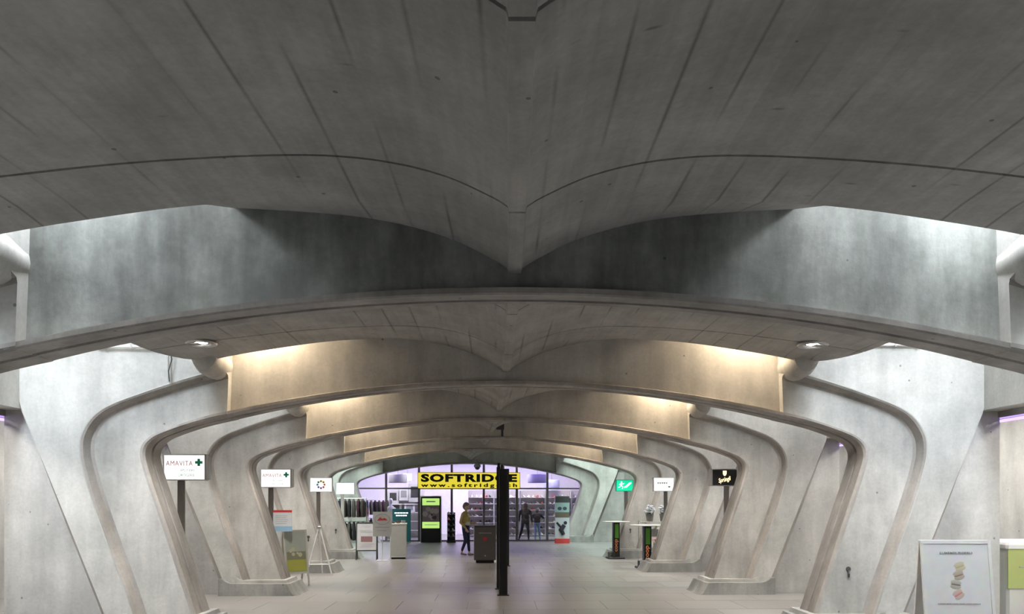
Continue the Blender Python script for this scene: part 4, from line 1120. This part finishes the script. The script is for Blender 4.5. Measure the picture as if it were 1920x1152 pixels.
def head(c, key='skin', f=(1, 0, 0)):
    c = Vector(c); f = Vector(f).normalized(); l = Vector((0, 0, 1)).cross(f)
    return [('e', c, (.082, .074, .108), 0, 0, key), ('e', c + f * .05 + Vector((0, 0, -.055)), (.045, .045, .05), 0, 0, key),
            ('e', c + f * .088 + Vector((0, 0, -.012)), (.018, .013, .022), 0, 0, key), ('e', c + l * .076 + Vector((0, 0, -.01)), (.016, .012, .028), 0, 0, key), ('e', c - l * .076 + Vector((0, 0, -.01)), (.016, .012, .028), 0, 0, key)]
def eyes(c, f=(1, 0, 0)):
    c = Vector(c); f = Vector(f).normalized(); l = Vector((0, 0, 1)).cross(f); mb = MB()
    for s_ in (-1, 1): mb.ball(c + f * .075 + l * .03 * s_ + Vector((0, 0, .012)), (.009, .009, .007), 8, 6)
    mc = MB(); mc.ball(c + f * .092 + Vector((0, 0, -.058)), (.006, .02, .006), 8, 6)
    return [('eyes', mb, M_INK), ('mouth', mc, mat('lip', (.4, .18, .16), .5))]
# walking person in the mustard cardigan, facing right
pr1 = [('c', (0, .09, .86), (.05, .085, .48), .085, .062, 'navy'), ('c', (.05, .085, .48), (.085, .08, .16), .06, .042, 'navy'), ('c', (.085, .08, .16), (.10, .08, .07), .034, .034, 'skin'), ('c', (.07, .08, .035), (.25, .085, .03), .036, .028, 'sandal'),
       ('c', (0, -.09, .86), (.04, -.085, .47), .085, .062, 'navy'), ('c', (.04, -.085, .47), (-.08, -.08, .18), .06, .042, 'navy'), ('c', (-.08, -.08, .18), (-.10, -.08, .09), .034, .034, 'skin'), ('c', (-.11, -.08, .05), (.05, -.08, .03), .035, .028, 'sandal'),
       ('e', (0, 0, .90), (.115, .16, .12), 0, 0, 'navy'), ('e', (.02, 0, 1.02), (.12, .155, .14), 0, 0, 'cream'), ('e', (.025, 0, 1.20), (.115, .165, .16), 0, 0, 'cream'), ('e', (-.03, 0, 1.16), (.105, .185, .24), 0, 0, 'mustard'),
       ('c', (.0, .12, 1.33), (.0, -.12, 1.33), .065, .065, 'mustard'), ('c', (.01, 0, 1.36), (.03, 0, 1.45), .05, .047, 'skin'),
       ('c', (-.01, -.19, 1.30), (-.07, -.24, 1.05), .058, .046, 'mustard'), ('c', (-.07, -.24, 1.05), (.08, -.20, .88), .045, .034, 'mustard'),
       ('c', (-.01, .19, 1.30), (-.03, .25, 1.05), .058, .046, 'mustard'), ('c', (-.03, .25, 1.05), (.13, .19, 1.02), .045, .034, 'mustard')]
pr1 += hand((.09, -.195, .86), (.5, .05, -.8), -1) + hand((.15, .185, 1.02), (.95, -.2, .05), 1) + head((.045, 0, 1.55))
d = 23.75
person('person in mustard cardigan, white top and navy trousers walking towards the litter bin', (sx_of(873, d), d, 0), -.35, .97, pr1,
       ([((.025, 0, 1.60), (.098, .092, .085)), ((-.02, 0, 1.55), (.075, .088, .105)), ((-.01, 0, 1.49), (.055, .07, .06))], PM['hairgrey']), .010, eyes((.045, 0, 1.55)))
# long-haired shopper seen from behind, striding
pr2 = [('c', (-.09, 0, .86), (-.17, -.02, .47), .09, .062, 'black'), ('c', (-.17, -.02, .47), (-.27, .0, .12), .06, .042, 'black'), ('c', (-.28, .02, .045), (-.30, -.14 + .3, .04), .04, .035, 'black'),
       ('c', (.09, 0, .86), (.13, .02, .47), .09, .062, 'black'), ('c', (.13, .02, .47), (.15, 0, .12), .06, .042, 'black'), ('c', (.15, .0, .045), (.16, .17, .04), .04, .035, 'black'),
       ('e', (0, 0, .88), (.18, .13, .15), 0, 0, 'dark'), ('e', (0, 0, 1.05), (.185, .13, .19), 0, 0, 'dark'), ('e', (0, 0, 1.22), (.20, .13, .17), 0, 0, 'dark'), ('c', (-.14, 0, 1.34), (.14, 0, 1.34), .07, .07, 'dark'), ('c', (0, 0, 1.38), (0, .01, 1.47), .05, .05, 'skin'),
       ('c', (-.21, 0, 1.31), (-.27, .02, 1.06), .065, .05, 'dark'), ('c', (-.27, .02, 1.06), (-.26, .12, .88), .05, .04, 'dark'), ('c', (.21, 0, 1.31), (.28, .02, 1.06), .065, .05, 'dark'), ('c', (.28, .02, 1.06), (.31, .08, .84), .05, .04, 'dark')]
pr2 += hand((-.26, .13, .87), (0, .5, -.8), -1) + hand((.312, .085, .83), (.1, .2, -.9), 1) + head((0, .02, 1.56), 'skin', (0, 1, 0))
d = 32.3
person('shopper with long brown hair in a dark coat and black trousers facing the shelves', (sx_of(985, d), d, 0), .1, .94, pr2,
       ([((0, -.005, 1.60), (.10, .10, .09)), ((0, -.05, 1.50), (.105, .07, .15)), ((0, -.085, 1.34), (.115, .055, .17))], PM['hairbrown']), .011, eyes((0, .02, 1.56), (0, 1, 0)))
# smaller shopper in jeans
pr3 = [('c', (-.08, 0, .84), (-.09, .01, .46), .085, .06, 'jeans'), ('c', (-.09, .01, .46), (-.09, 0, .10), .058, .045, 'jeans'), ('c', (-.09, 0, .04), (-.10, .17, .038), .038, .034, 'sandal'),
       ('c', (.08, 0, .84), (.12, .01, .46), .085, .06, 'jeans'), ('c', (.12, .01, .46), (.15, 0, .10), .058, .045, 'jeans'), ('c', (.15, 0, .04), (.17, .17, .038), .038, .034, 'sandal'),
       ('e', (0, 0, .86), (.165, .125, .12), 0, 0, 'jeans'), ('e', (0, 0, 1.0), (.18, .13, .16), 0, 0, 'dark'), ('e', (0, 0, 1.20), (.20, .14, .18), 0, 0, 'dark'), ('c', (-.14, 0, 1.33), (.14, 0, 1.33), .07, .07, 'dark'), ('c', (0, .01, 1.36), (0, .03, 1.46), .05, .05, 'skin'),
       ('c', (-.21, 0, 1.30), (-.30, .02, 1.10), .065, .05, 'dark'), ('c', (-.30, .02, 1.10), (-.22, .16, .98), .05, .04, 'dark'), ('c', (.21, 0, 1.30), (.33, .05, 1.18), .065, .05, 'dark'), ('c', (.33, .05, 1.18), (.38, .24, 1.16), .05, .04, 'dark')]
pr3 += hand((-.21, .17, .97), (.4, .8, -.2), -1) + hand((.385, .26, 1.16), (.1, .95, 0), 1) + head((0, .05, 1.54), 'skin', (0, 1, -.2))
person('smaller shopper in a dark jacket and light blue jeans reaching to the shelves', (sx_of(1007, 32.75), 32.75, 0), .0, .80, pr3,
       ([((0, .02, 1.58), (.097, .10, .085)), ((0, -.02, 1.53), (.092, .07, .09))], PM['hairdark']), .011, eyes((0, .05, 1.54), (0, 1, -.2)))
for o in bpy.data.objects:
    if o.parent and o.name.split('.')[0] in ('print_lines', 'print_line', 'clip', 'stems', 'blossoms', 'goggles_print', 'photo_light', 'photo_dark', 'picture_detail', 'hair'):
        if o.name.split('.')[0] != 'hair': o['kind'] = 'stuff'
